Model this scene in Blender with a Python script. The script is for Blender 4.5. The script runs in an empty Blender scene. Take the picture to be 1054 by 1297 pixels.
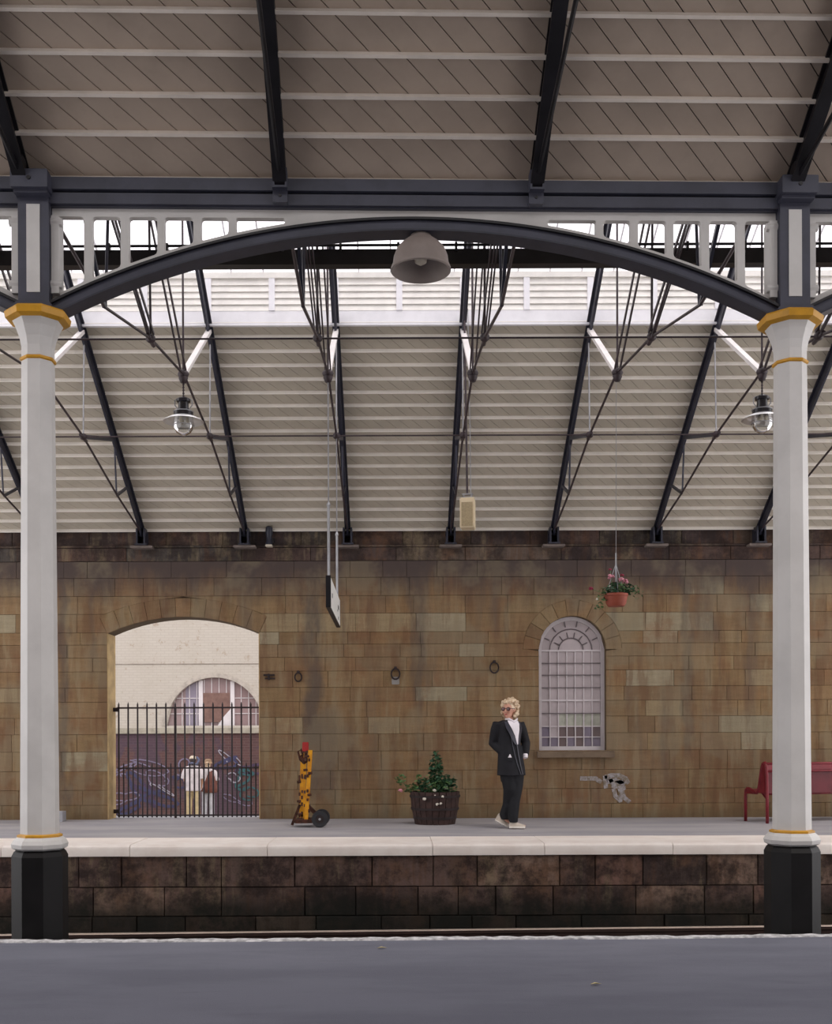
import bpy, math, random
from math import sin, cos, pi, sqrt, radians as R
from mathutils import Vector, Matrix
random.seed(7)
SC = bpy.context.scene
COL = SC.collection

# ---------------------------------------------------------------- camera
F, CX, CZ, EYE = 1400.0, 501.0, 940.0, 1.11
ROLL = R(0.22)
cam_d = bpy.data.cameras.new('camera'); cam = bpy.data.objects.new('camera', cam_d); COL.objects.link(cam)
cam.location = (0, 0, EYE); cam.rotation_euler = (pi/2, ROLL, 0)
cam_d.sensor_fit = 'VERTICAL'; cam_d.sensor_height = 36.0; cam_d.lens = F/1297*36.0
cam_d.shift_x = (527-CX)/1297; cam_d.shift_y = (CZ-648.5)/1297
cam_d.clip_end = 300; cam_d.clip_start = 0.05
SC.camera = cam
# ---------------------------------------------------------------- light
w = bpy.data.worlds.new('overcast_sky'); SC.world = w; w.use_nodes = True
wn = w.node_tree.nodes; bg = wn['Background']
bg.inputs[0].default_value = (0.94, 0.915, 0.93, 1); bg.inputs[1].default_value = 1.9
sd = bpy.data.lights.new('sun', 'SUN'); sun = bpy.data.objects.new('sun', sd); COL.objects.link(sun)
sd.energy = 1.0; sd.angle = R(12); sd.color = (1, .95, .88); sun.rotation_euler = (R(24), R(16), 0)
SC.view_settings.view_transform = 'Standard'; SC.view_settings.look = 'None'
SC.view_settings.exposure = 0.0; SC.view_settings.gamma = 1.0; SC.view_settings.use_curve_mapping = False
SC.cycles.max_bounces = 8; SC.cycles.diffuse_bounces = 5; SC.cycles.transparent_max_bounces = 12

def unroll(px, py):
    dx, dy = px-CX, py-CZ; c, s = cos(ROLL), sin(ROLL)
    return dx*c-dy*s, dy*c+dx*s
def PX(px, Y, py=900): return unroll(px, py)[0]*Y/F            # a pixel's world X / Z at depth Y
def PZ(py, Y, px=527): return EYE-unroll(px, py)[1]*Y/F
def P(px, py, Y): return (PX(px, Y, py), Y, PZ(py, Y, px))

# ---------------------------------------------------------------- materials
def lin(c):
    return tuple(((v/255)/12.92 if v/255 <= .04045 else ((v/255+.055)/1.055)**2.4) for v in c)+(1,)
def new_mat(name):
    m = bpy.data.materials.new(name); m.use_nodes = True
    nt = m.node_tree; return m, nt, nt.nodes['Principled BSDF']
def mathn(nt, op, a, b=None, c=None):
    n = nt.nodes.new('ShaderNodeMath'); n.operation = op
    for i, v in enumerate((a, b, c)):
        if v is None: continue
        if isinstance(v, (int, float)): n.inputs[i].default_value = v
        else: nt.links.new(v, n.inputs[i])
    return n.outputs[0]
def mixc(nt, fac, a, b, mode='MIX'):
    n = nt.nodes.new('ShaderNodeMix'); n.data_type = 'RGBA'; n.blend_type = mode; n.clamp_factor = True
    for k, v in ((0, fac), (6, a), (7, b)):
        if isinstance(v, (int, float)): n.inputs[k].default_value = v
        elif isinstance(v, tuple): n.inputs[k].default_value = v
        else: nt.links.new(v, n.inputs[k])
    return n.outputs[2]
def noise(nt, vec, scale, detail=4, rough=.6, stretch=None):
    if stretch:
        mp = nt.nodes.new('ShaderNodeMapping'); mp.inputs['Scale'].default_value = stretch
        nt.links.new(vec, mp.inputs[0]); vec = mp.outputs[0]
    n = nt.nodes.new('ShaderNodeTexNoise'); n.inputs['Scale'].default_value = scale
    n.inputs['Detail'].default_value = detail; n.inputs['Roughness'].default_value = rough
    nt.links.new(vec, n.inputs['Vector']); return n.outputs[0]
def ramp(nt, v, lo, hi, a=0.0, b=1.0):
    n = nt.nodes.new('ShaderNodeMapRange'); n.interpolation_type = 'SMOOTHSTEP'
    for k, x in zip((1, 2, 3, 4), (lo, hi, a, b)): n.inputs[k].default_value = x
    nt.links.new(v, n.inputs[0]); return n.outputs[0]
def pos(nt): return nt.nodes.new('ShaderNodeNewGeometry').outputs['Position']
def xyz(nt, v):
    n = nt.nodes.new('ShaderNodeSeparateXYZ'); nt.links.new(v, n.inputs[0]); return n.outputs
def bump(nt, bsdf, h, strength=.3, dist=.01):
    b = nt.nodes.new('ShaderNodeBump'); b.inputs['Strength'].default_value = strength; b.inputs['Distance'].default_value = dist
    nt.links.new(h, b.inputs['Height']); nt.links.new(b.outputs[0], bsdf.inputs['Normal'])

def mat(name, col, rough=.6, metal=0, var=.12, scale=6, col2=None, bmp=.15, ccoat=0, spec=.4):
    """paint / metal / cloth with a slow tonal drift, fine grain and specks of wear"""
    m, nt, b = new_mat(name); p = pos(nt)
    n1 = noise(nt, p, scale, 5); n2 = noise(nt, p, scale*9, 3)
    c2 = col2 or tuple(v*(1-var*2.2) for v in col[:3])+(1,)
    f = ramp(nt, n1, .35, .68); c = mixc(nt, f, col, c2)
    c = mixc(nt, mathn(nt, 'MULTIPLY', ramp(nt, n2, .55, .8), var), c, (c2[0]*.5, c2[1]*.5, c2[2]*.5, 1))
    nt.links.new(c, b.inputs['Base Color']); b.inputs['Roughness'].default_value = rough; b.inputs['Metallic'].default_value = metal
    b.inputs['Specular IOR Level'].default_value = spec
    if bmp: bump(nt, b, n2, bmp, .003)
    return m

COLUMN_W = mat('column_paint', lin((208, 205, 202)), .45, var=.05, scale=3)
TRUSS_W = mat('white_strut_paint', lin((232, 226, 224)), .4, var=.04)
GOLD = mat('ochre_gold_paint', lin((206, 150, 38)), .4, var=.1, scale=9)
NAVY = mat('blue_grey_paint', lin((68, 69, 82)), .42, var=.12, scale=4)
NAVY_D = mat('dark_iron_paint', lin((50, 51, 64)), .4, var=.15, scale=5)
BLACK = mat('black_paint', lin((28, 26, 30)), .38, var=.25, scale=5)
PIERB = mat('pier_black_paint', lin((17, 15, 16)), .5, var=.3, scale=4, spec=.25)
IRON = mat('rod_iron', lin((66, 54, 58)), .5, var=.2, scale=8)
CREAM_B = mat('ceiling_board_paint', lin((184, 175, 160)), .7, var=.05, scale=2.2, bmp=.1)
CREAM_P = mat('purlin_paint', lin((248, 242, 234)), .6, var=.05, scale=2.5)  # white paint, lifted against darkened boards to put lantern-light contrast into the colours
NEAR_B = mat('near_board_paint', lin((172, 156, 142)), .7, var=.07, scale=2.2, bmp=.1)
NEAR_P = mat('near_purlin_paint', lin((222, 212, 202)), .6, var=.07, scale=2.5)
SLATE = mat('roof_slate', lin((60, 58, 60)), .8)
LOUVRE = mat('louvre_paint', lin((240, 236, 230)), .6, var=.04)
LOUVRE_W = mat('louvre_frame_paint', lin((240, 238, 242)), .5, var=.03)
MORTAR = mat('old_mortar', lin((96, 80, 61)), .95, scale=4)
COPING = mat('cream_coping_paint', lin((252, 243, 235)), .6, var=.04, scale=3, col2=lin((242, 230, 221)))
RAILT = mat('rail_polished_top', lin((235, 215, 200)), .35, metal=.6, var=.05)
RAILS = mat('rail_rust', lin((58, 40, 34)), .8)
BALLAST = mat('sooty_ballast', lin((44, 38, 36)), .95, scale=12, bmp=.6)
RED = mat('bench_red_paint', lin((128, 36, 46)), .4, var=.1)
GREYLAMP = mat('lamp_dome_enamel', lin((150, 138, 132)), .5, var=.08)
BULB = mat('lamp_bulb_frosted', lin((205, 195, 178)), .3)
TERRA = mat('terracotta_plastic', lin((168, 84, 64)), .6)
BARREL = mat('barrel_oak', lin((72, 52, 48)), .8, var=.25, scale=14)
HOOP = mat('barrel_hoop_rust', lin((48, 38, 38)), .7)
SOIL = mat('potting_soil', lin((40, 30, 24)), .95)
LEAF = mat('leaf_dark', lin((58, 96, 66)), .5, var=.25, scale=20)
LEAF2 = mat('leaf_light', lin((98, 130, 80)), .5, var=.25, scale=20)
PETALP = mat('petal_pink', lin((225, 150, 165)), .6); PETALR = mat('petal_magenta', lin((150, 40, 70)), .6)
PETALW = mat('petal_white', lin((235, 228, 215)), .6)
YELLOW = mat('barrow_yellow', lin((222, 158, 28)), .5, var=.1, scale=12, col2=lin((200, 130, 30)))
RUST = mat('barrow_rust', lin((84, 48, 34)), .85, var=.3, scale=20)
REDT = mat('barrow_red_grip', lin((170, 44, 44)), .5)
RUBBER = mat('rubber_tyre', lin((44, 44, 48)), .7)
STEEL = mat('galvanised_steel', lin((176, 176, 180)), .4, metal=.6)
LAMPBLK = mat('lantern_black_enamel', lin((34, 32, 38)), .2, spec=.8)
SPEAKER = mat('speaker_cream', lin((214, 196, 164)), .5, var=.06)
SPK_F = mat('speaker_grille_cloth', lin((168, 150, 118)), .8, var=.1, scale=60)
SIGNW = mat('sign_white_enamel', lin((236, 236, 232)), .4, var=.03)
SIGNB = mat('sign_black_edge', lin((30, 28, 34)), .5)
GATE = mat('gate_iron', lin((46, 34, 36)), .6)
CABINET = mat('grey_cabinet_paint', lin((178, 178, 186)), .5)
SKIN = mat('skin', lin((214, 160, 138)), .5, var=.05); SKIN2 = mat('skin_tan', lin((206, 158, 128)), .5, var=.05)
HAIRB = mat('hair_blonde', lin((236, 216, 188)), .5, var=.25, scale=30, col2=lin((176, 144, 112)))
HAIRD = mat('hair_dark', lin((70, 58, 58)), .6, var=.2, scale=30)
SUIT = mat('suit_black_wool', lin((24, 24, 31)), .8, var=.15, scale=10)
SATIN = mat('lapel_satin', lin((58, 58, 70)), .35)
TROUS = mat('trouser_black_wool', lin((20, 21, 27)), .8, var=.15, scale=10)
SHIRT = mat('shirt_white', lin((236, 230, 236)), .7, var=.05)
SHOE = mat('shoe_cream_canvas', lin((212, 200, 186)), .7); SOLE = mat('shoe_sole', lin((240, 234, 226)), .6)
LENS = mat('sunglass_lens', lin((78, 30, 28)), .15, spec=.8); LIPS = mat('lips', lin((176, 84, 80)), .5)
CAPTOP = mat('loose_shirt_white', lin((206, 196, 198)), .8)
KHAKI = mat('khaki_cotton', lin((190, 170, 132)), .8); JEANW = mat('white_cotton', lin((196, 194, 200)), .8)
BROWN = mat('brown_leather', lin((112, 66, 56)), .6, var=.15); HATT = mat('hat_tan_felt', lin((150, 122, 98)), .8)
CAPW = mat('cap_pale_cotton', lin((205, 190, 170)), .8); BLUEG = mat('blue_grey_cotton', lin((88, 92, 116)), .8)
PAPER = mat('brown_card', lin((128, 98, 90)), .8)
SPRAYS = [mat('spray_lilac', lin((124, 114, 138)), .6), mat('spray_blue', lin((62, 60, 92)), .6),
          mat('spray_teal', lin((54, 92, 96)), .6), mat('spray_white', lin((160, 154, 166)), .6), mat('spray_purple', lin((72, 54, 80)), .6)]

def glass_mat(name, tint, refl=.08, rough=.03):
    m = bpy.data.materials.new(name); m.use_nodes = True; nt = m.node_tree; nt.nodes.clear()
    o = nt.nodes.new('ShaderNodeOutputMaterial'); mx = nt.nodes.new('ShaderNodeMixShader'); t = nt.nodes.new('ShaderNodeBsdfTransparent')
    g = nt.nodes.new('ShaderNodeBsdfGlossy'); g.inputs['Roughness'].default_value = rough; t.inputs[0].default_value = tint
    fr = nt.nodes.new('ShaderNodeFresnel'); fr.inputs[0].default_value = 1.45
    nt.links.new(mathn(nt, 'MAXIMUM', mathn(nt, 'MULTIPLY', fr.outputs[0], 1.0), refl), mx.inputs[0])
    nt.links.new(t.outputs[0], mx.inputs[1]); nt.links.new(g.outputs[0], mx.inputs[2]); nt.links.new(mx.outputs[0], o.inputs[0]); return m
GLASS = glass_mat('clear_globe_glass', (.93, .94, .93, 1), .10)
ROOFGLASS = glass_mat('roof_glazing', (.95, .94, .96, 1), .04)
def milky(name, col):
    m = mat(name, col, .25, var=.05, scale=4, bmp=0, spec=.6); return m
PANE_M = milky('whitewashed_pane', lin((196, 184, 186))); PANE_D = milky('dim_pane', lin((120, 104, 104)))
PANE_L = milky('lilac_reflection_tint_pane', lin((138, 128, 144))); PANE_P = milky('pink_reflection_tint_pane', lin((150, 126, 126)))  # lilac and pink base colours paint in what these panes reflect
WINW = mat('window_white_paint', lin((216, 208, 210)), .5, var=.04); WINL = mat('lead_bar_grey', lin((120, 110, 112)), .5)

STREAKS = [(-1.20, .16, 1.0, 3.2, .75), (-1.05, .25, .3, 1.5, .7), (.36, .10, 1.6, 3.75, .6), (.25, .06, 2.0, 3.7, .4),
           (4.25, .10, .9, 3.6, .55), (4.55, .18, 2.6, 3.7, .5), (-4.83, .09, .2, 3.7, .7), (-.72, .22, .5, 1.3, .4),
           (-2.2, .12, 2.5, 3.6, .35), (1.62, .05, 2.6, 3.7, .35), (5.95, .07, .8, 3.3, .6), (-1.9, .3, 3.25, 3.75, .5),
           (-4.4, .06, 2.3, 3.7, .35), (3.95, .12, .5, 1.5, .35), (5.2, .2, 2.9, 3.75, .6)]
def sandstone(name, top=3.73, soot=1.0, streaks=True, grime_all=0.0, foot=True):
    """ashlar: each block's own colour, times bedding grain, rust flushes, soot runs and a darker foot"""
    m, nt, b = new_mat(name); p = pos(nt); oi = nt.nodes.new('ShaderNodeObjectInfo')
    X, Y, Z = xyz(nt, p)[0:3]
    c = oi.outputs['Color']
    n1 = noise(nt, p, 2.2, 6, .65); n2 = noise(nt, p, 1.0, 6, .7, (11, 11, 1.1)); n4 = noise(nt, p, 1.0, 5, .65, (5.5, 5, .7)); n3 = noise(nt, p, 45, 4, .7)
    nb = noise(nt, p, 1.0, 5, .7, (2.5, 2.5, 22))
    v = mathn(nt, 'ADD', mathn(nt, 'MULTIPLY', n2, .7), mathn(nt, 'MULTIPLY', nb, .55))
    v = mathn(nt, 'ADD', v, mathn(nt, 'MULTIPLY', n3, .35)); v = mathn(nt, 'ADD', v, .22)
    cc = nt.nodes.new('ShaderNodeVectorMath'); cc.operation = 'SCALE'; nt.links.new(c, cc.inputs[0]); nt.links.new(v, cc.inputs['Scale'])
    c = cc.outputs[0]
    c = mixc(nt, ramp(nt, n1, .5, .66, 0, .5), c, lin((132, 97, 71)))
    c = mixc(nt, ramp(nt, n4, .50, .62, 0, .5), c, lin((110, 80, 60)))
    c = mixc(nt, ramp(nt, n4, .37, .47, .5, 0), c, lin((152, 136, 108)))
    grey = lin((107, 97, 88))
    c = mixc(nt, ramp(nt, noise(nt, p, 1.0, 5, .6, (3.1, 3, .35)), .52, .72, 0, .5*soot), c, grey)
    if streaks:
        wob = mathn(nt, 'MULTIPLY', mathn(nt, 'SUBTRACT', noise(nt, p, 3, 3, .6, (1, 1, .6)), .5), .35)
        tot = None
        for (sx, sw, z0, z1, st) in STREAKS:
            d = mathn(nt, 'ABSOLUTE', mathn(nt, 'SUBTRACT', mathn(nt, 'ADD', X, wob), sx))
            f = ramp(nt, d, sw*.35, sw*1.25, st, 0)
            f = mathn(nt, 'MULTIPLY', f, mathn(nt, 'MULTIPLY', ramp(nt, Z, z0-.25, z0+.2), ramp(nt, Z, z1-.1, z1+.25, 1, 0)))
            tot = f if tot is None else mathn(nt, 'MAXIMUM', tot, f)
        tot = mathn(nt, 'MULTIPLY', tot, ramp(nt, noise(nt, p, 2.5, 5, .7, (3, 3, .8)), .25, .6, .35, 1))
        c = mixc(nt, tot, c, lin((91, 82, 77)))
        tp = mathn(nt, 'ADD', Z, mathn(nt, 'MULTIPLY', noise(nt, p, 1.6, 5, .7, (1.6, 1, .5)), .9))
        c = mixc(nt, ramp(nt, tp, top-.25, top+.42, 0, .95), c, lin((82, 72, 70)))
        c = mixc(nt, mathn(nt, 'MULTIPLY', ramp(nt, noise(nt, p, 1.3, 4, .6), .48, .62), .4), c, lin((139, 127, 105)), 'MIX')
        ft = mathn(nt, 'ADD', Z, mathn(nt, 'MULTIPLY', noise(nt, p, 3, 4, .7), .3))
        c = mixc(nt, ramp(nt, ft, .12, .42, .5, 0), c, lin((93, 83, 63)))
    if grime_all:
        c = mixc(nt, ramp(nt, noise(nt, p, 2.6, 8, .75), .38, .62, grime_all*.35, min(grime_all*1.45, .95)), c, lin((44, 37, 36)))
        c = mixc(nt, ramp(nt, mathn(nt, 'ADD', Z, mathn(nt, 'MULTIPLY', noise(nt, p, 2.4, 4, .6), .3)), -.62, -.32, .8, 0), c, lin((30, 33, 29)))  # stone colour darkens further towards the bottom
    nt.links.new(c, b.inputs['Base Color']); b.inputs['Roughness'].default_value = .92; b.inputs['Specular IOR Level'].default_value = .15
    bump(nt, b, mathn(nt, 'ADD', n3, mathn(nt, 'MULTIPLY', nb, .6)), .35, .008)
    return m
STONE = sandstone('sandstone_ashlar')
STONE_C = sandstone('sooty_cornice_stone', streaks=False, soot=1.0, grime_all=.55)
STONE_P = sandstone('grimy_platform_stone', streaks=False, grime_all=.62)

def asphalt(name, c1, c2, sc=1.0):
    m, nt, b = new_mat(name); p = pos(nt)
    a = noise(nt, p, 1.1*sc, 6, .65, (.5, 1.6, 1)); d = noise(nt, p, 160, 2, .5); s = noise(nt, p, 5, 5, .6, (.4, 2.5, 1))
    c = mixc(nt, ramp(nt, a, .35, .65), c1, c2)
    c = mixc(nt, ramp(nt, s, .6, .78, 0, .35), c, tuple(v*.5 for v in c1[:3])+(1,))
    c = mixc(nt, ramp(nt, d, .62, .75, 0, .3), c, lin((150, 146, 150)))
    nt.links.new(c, b.inputs['Base Color']); b.inputs['Roughness'].default_value = .9; b.inputs['Specular IOR Level'].default_value = .2
    bump(nt, b, d, .4, .004); return m
TARMAC = asphalt('worn_tarmac', lin((108, 109, 120)), lin((97, 98, 109)))
TARMAC_F = asphalt('pale_tarmac', lin((170, 166, 168)), lin((152, 150, 156)))
STREET = asphalt('street_concrete', lin((150, 142, 134)), lin((130, 124, 118)))

def brickwall():
    m, nt, b = new_mat('painted_yard_brick'); p = pos(nt)
    mp = nt.nodes.new('ShaderNodeMapping'); mp.inputs['Rotation'].default_value = (pi/2, 0, 0); nt.links.new(p, mp.inputs[0])
    def brick(c1, c2, mo):
        t = nt.nodes.new('ShaderNodeTexBrick'); nt.links.new(mp.outputs[0], t.inputs['Vector'])
        t.inputs['Scale'].default_value = 1; t.inputs['Brick Width'].default_value = .23; t.inputs['Row Height'].default_value = .077
        t.inputs['Mortar Size'].default_value = .008; t.inputs['Color1'].default_value = c1; t.inputs['Color2'].default_value = c2; t.inputs['Mortar'].default_value = mo
        return t
    top = brick(lin((186, 178, 168)), lin((183, 174, 164)), lin((175, 166, 156)))
    low = brick(lin((92, 62, 60)), lin((80, 56, 56)), lin((96, 74, 72)))
    Z = xyz(nt, p)[2]; up = ramp(nt, Z, 1.44, 1.46)
    n = noise(nt, p, 1.4, 6, .7)
    wt = mixc(nt, ramp(nt, noise(nt, p, 3.4, 6, .8), .57, .64, 0, .6), top.outputs[0], lin((150, 128, 108)))
    wt = mixc(nt, ramp(nt, n, .45, .7, 0, .3), wt, lin((170, 160, 146)))
    lw = mixc(nt, ramp(nt, noise(nt, p, .9, 4, .6), .5, .56, 0, .5), low.outputs[0], lin((66, 56, 76)))
    nt.links.new(mixc(nt, up, lw, wt), b.inputs['Base Color']); b.inputs['Roughness'].default_value = .85
    bump(nt, b, top.outputs[1], -.4, .01); return m
YARD = brickwall()
YSTONE = mat('yard_string_course', lin((168, 160, 146)), .9)
REVEAL = mat('dressed_reveal_stone', lin((190, 162, 116)), .9, var=.15, scale=4)

# ---------------------------------------------------------------- mesh helpers
class MB:
    def __init__(s): s.v = []; s.f = []
    def add(s, vs, fs):
        o = len(s.v); s.v += [tuple(v) for v in vs]; s.f += [tuple(i+o for i in f) for f in fs]; return s
    def box(s, x0, x1, y0, y1, z0, z1, ch=0):
        if ch <= 0:
            vs = [(x, y, z) for z in (z0, z1) for y in (y0, y1) for x in (x0, x1)]
            return s.add(vs, [(0, 2, 3, 1), (4, 5, 7, 6), (0, 1, 5, 4), (2, 6, 7, 3), (0, 4, 6, 2), (1, 3, 7, 5)])
        ch = min(ch, (x1-x0)*.45, (y1-y0)*.45, (z1-z0)*.45)
        prof = [(x0+ch, z0), (x1-ch, z0), (x1, z0+ch), (x1, z1-ch), (x1-ch, z1), (x0+ch, z1), (x0, z1-ch), (x0, z0+ch)]
        return s.prism(prof, y0, y1)
    def prism(s, prof, y0, y1):                                   # outline in X-Z, pushed along Y
        n = len(prof); vs = [(x, y0, z) for x, z in prof]+[(x, y1, z) for x, z in prof]
        return s.add(vs, [tuple(range(n)), tuple(range(2*n-1, n-1, -1))]+[(i, i+n, (i+1) % n+n, (i+1) % n) for i in range(n)])
    def prism_x(s, prof, x0, x1):                                 # outline in Y-Z, pushed along X
        n = len(prof); vs = [(x0, y, z) for y, z in prof]+[(x1, y, z) for y, z in prof]
        return s.add(vs, [tuple(range(n-1, -1, -1)), tuple(range(n, 2*n))]+[(i, (i+1) % n, (i+1) % n+n, i+n) for i in range(n)])
    def rings(s, rs, cap=True):
        n = len(rs[0]); o = len(s.v)
        for r in rs: s.v += [tuple(v) for v in r]
        for k in range(len(rs)-1):
            for i in range(n):
                j = (i+1) % n; s.f.append((o+k*n+i, o+k*n+j, o+(k+1)*n+j, o+(k+1)*n+i))
        if cap: s.f += [tuple(o+i for i in range(n-1, -1, -1)), tuple(o+(len(rs)-1)*n+i for i in range(n))]
        return s
    def tube(s, pts, r, n=6, cap=True):
        pts = [Vector(p) for p in pts]; rs = []
        rad = r if isinstance(r, (list, tuple)) else [r]*len(pts)
        up = None
        for i, p in enumerate(pts):
            a = pts[max(0, i-1)]; b = pts[min(len(pts)-1, i+1)]; d = (b-a).normalized()
            if up is None:
                up = Vector((0, 0, 1)) if abs(d.z) < .9 else Vector((1, 0, 0))
            u = (up-d*up.dot(d)).normalized(); up = u; v = d.cross(u)
            rs.append([p+u*cos(2*pi*k/n)*rad[i]+v*sin(2*pi*k/n)*rad[i] for k in range(n)])
        return s.rings(rs, cap)
    def bar(s, a, b, wx, hz):                                     # flat bar from a to b: width along X, depth in the Y-Z plane
        a, b = Vector(a), Vector(b); d = (b-a).normalized(); sd = Vector((1, 0, 0)); sd = (sd-d*sd.dot(d)).normalized(); up = d.cross(sd)
        q = [(-1, -1), (1, -1), (1, 1), (-1, 1)]
        return s.rings([[p+sd*i*wx/2+up*j*hz/2 for i, j in q] for p in (a, b)])
    def lathe(s, prof, c=(0, 0, 0), n=24, a0=0.0, cap=True):
        return s.rings([[(c[0]+r*cos(a0+2*pi*k/n), c[1]+r*sin(a0+2*pi*k/n), c[2]+z) for k in range(n)] for r, z in prof], cap)
    def ell(s, c, r, n=12, m=8, rot=None):
        rs = []
        for j in range(1, m):
            t = pi*j/m; rs.append([(r[0]*sin(t)*cos(2*pi*k/n), r[1]*sin(t)*sin(2*pi*k/n), -r[2]*cos(t)) for k in range(n)])
        rs = [[Vector(v) for v in q] for q in rs]
        if rot: rs = [[rot @ v for v in q] for q in rs]
        return s.rings([[v+Vector(c) for v in q] for q in rs])
    def build(s, name, m, parent=None, loc=None, rotz=0.0, smooth=False, bev=0.0, autosm=False):
        me = bpy.data.meshes.new(name); me.from_pydata(s.v, [], s.f); me.materials.append(m); me.update()
        o = bpy.data.objects.new(name, me); COL.objects.link(o)
        if parent: o.parent = parent
        if loc: o.location = loc
        if rotz: o.rotation_euler[2] = rotz
        if smooth:
            for p in me.polygons: p.use_smooth = True
            if smooth == 'auto': me.set_sharp_from_angle(angle=R(35))
        if bev:
            md = o.modifiers.new('bevel', 'BEVEL'); md.width = bev; md.segments = 2; md.limit_method = 'ANGLE'
        return o
def fuse(o, vox, smooth=6):
    md = o.modifiers.new('fuse', 'REMESH'); md.mode = 'VOXEL'; md.voxel_size = vox; md.use_smooth_shade = True
    if smooth:
        sm = o.modifiers.new('relax', 'SMOOTH'); sm.iterations = smooth; sm.factor = .5
    return o
def tag(o, label=None, cat=None, group=None, kind=None):
    for k, v in (('label', label), ('category', cat), ('group', group), ('kind', kind)):
        if v: o[k] = v
    return o
def thing(name, label, cat, loc=(0, 0, 0), rotz=0.0, group=None):
    o = bpy.data.objects.new(name, None); COL.objects.link(o); o.location = loc; o.rotation_euler[2] = rotz; o.empty_display_size = .1
    return tag(o, label, cat, group)
def setting(name, loc=(0, 0, 0), rotz=0.0):
    o = bpy.data.objects.new(name, None); COL.objects.link(o); o.location = loc; o.rotation_euler[2] = rotz; o.empty_display_size = .1
    o['kind'] = 'structure'; return o
def inst(src, parent, loc=(0, 0, 0), scale=None):
    o = src.copy(); COL.objects.link(o); o.parent = parent; o.location = loc
    if scale: o.scale = scale
    return o

YW = 16.07                     # face of the stone wall
ROWA = math.atan(.023)         # the column row stands a little askew to the wall
ROW = (0.1, 6.5, 0.0)
XL, XR = -8.6, 9.4
# ================================================================ GROUND
o = MB().box(XL, XR, 12.9, YW+.9, -1.0, 0).build('floor', TARMAC_F); o['kind'] = 'structure'
o = MB().box(XL, XR, 6.2, 12.4, -1.5, -1.0).build('trackbed', BALLAST); o['kind'] = 'structure'
o = MB()
ys = [(-6, 6.18), (-2.3, 6.225), (-.9, 6.235), (.3, 6.27), (1.4, 6.27), (2.6, 6.33), (6, 6.42)]
edge = [(x, y-.075) for x, y in ys]
o.add([(x, -4, 0) for x, y in edge]+[(x, y, 0) for x, y in edge]+[(x, y, -1.2) for x, y in edge],
      [(i, i+1, i+8, i+7) for i in range(6)]+[(i+7, i+8, i+15, i+14) for i in range(6)])
near = o.build('near_platform', TARMAC); near['kind'] = 'structure'
eb = MB(); rs = []
random.seed(3)
N = 150
top = []
def edge_y(x):
    for (x0, y0), (x1, y1) in zip(ys, ys[1:]):
        if x0 <= x <= x1: return y0+(y1-y0)*(x-x0)/(x1-x0)
for i in range(N+1):
    x = -3.6+7.4*i/N; y = edge_y(x); j = random.uniform(-.008, .008)
    rs.append([(x, y-.085+random.uniform(-.012, .012), -.02), (x, y-.07, .006), (x, y-.012+j, .008+j*.3), (x, y+j, -.006), (x, y-.004+j, -.10), (x, y-.085, -.10)])
eb.rings(rs); eb.build('edge_strip', mat('worn_white_edge_paint', lin((206, 204, 206)), .8, var=.25, scale=22), near)
mk = MB()
for (px, py) in ((484, 1203), (622, 1251), (418, 1233), (606, 1281)):
    pass
leafm = MB().add([(-.03, 0, .006), (-.005, -.012, .012), (.03, 0, .004), (.0, .014, .01)], [(0, 1, 2, 3)])
for (px, py, lb) in ((755, 1249, 'small yellow fallen leaf on the near tarmac at right'), (484, 1202, 'tiny pale scrap of litter by the near platform edge')):
    Y = EYE*F/(py-CZ); X, _, _ = P(px, py, Y)
    o = MB().add(leafm.v, leafm.f).build('fallen_leaf' if px > 600 else 'paper_scrap', mat('dry_leaf_%d' % px, lin((206, 190, 140)), .8), loc=(X, Y, .0015), rotz=.3)
    tag(o, lb, 'leaf' if px > 600 else 'litter')
# coping slabs along the far platform
cop = setting('trim_1', (0, 12.05, 0))
x = XL; random.seed(11)
while x < XR:
    wd = random.choice((1.22, 1.5, 1.8, 1.4)); x1 = min(x+wd, XR)
    dz = random.uniform(-.002, .002)
    prof = [(-.012, -.125), (0-.02, -.05), (-.012, -.022), (.012, -.006), (.05, .0), (.9, .003), (.9, -.125)]
    b = MB().prism_x([(y, z+dz) for y, z in prof], x+.003, x1-.003)
    q = b.build('coping_slab', COPING, cop, smooth='auto'); x = x1
# face of the far platform
pf = setting('wall_track', (0, 12.1, 0))
MB().box(XL, XR, .05, .95, -1.1, -.125).build('backing', mat('sooty_mortar', lin((56, 46, 42)), .95), pf)
AR = .006
def block(parent, m, poly, proud, col, name='stone', depth=.04, cen=None):
    """one dressed block: outline in X-Z, arrised front face standing PROUD of its wall"""
    n = len(poly); cx = sum(p[0] for p in poly)/n; cz = sum(p[1] for p in poly)/n
    w_ = max(p[0] for p in poly)-min(p[0] for p in poly); h_ = max(p[1] for p in poly)-min(p[1] for p in poly)
    kx, kz = 1-2*AR/max(w_, .05), 1-2*AR/max(h_, .05)
    vs = [((x-cx)*kx, -proud, (z-cz)*kz) for x, z in poly]+[(x-cx, -proud+AR, z-cz) for x, z in poly]+[(x-cx, depth, z-cz) for x, z in poly]
    fs = [tuple(range(n))]+[(i, (i+1) % n, (i+1) % n+n, i+n)[::-1] for i in range(n)]+[(i+n, (i+1) % n+n, (i+1) % n+2*n, i+2*n)[::-1] for i in range(n)]
    b = MB().add(vs, fs); q = b.build(name, m, parent, loc=(cx, 0, cz)); q.color = col; return q
zs = [-.128, -.47, -.79, -1.1]; random.seed(5)
GR = [lin((138, 112, 100)), lin((120, 98, 90)), lin((156, 130, 114)), lin((98, 80, 74)), lin((140, 108, 96)), lin((84, 70, 66))]
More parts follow.
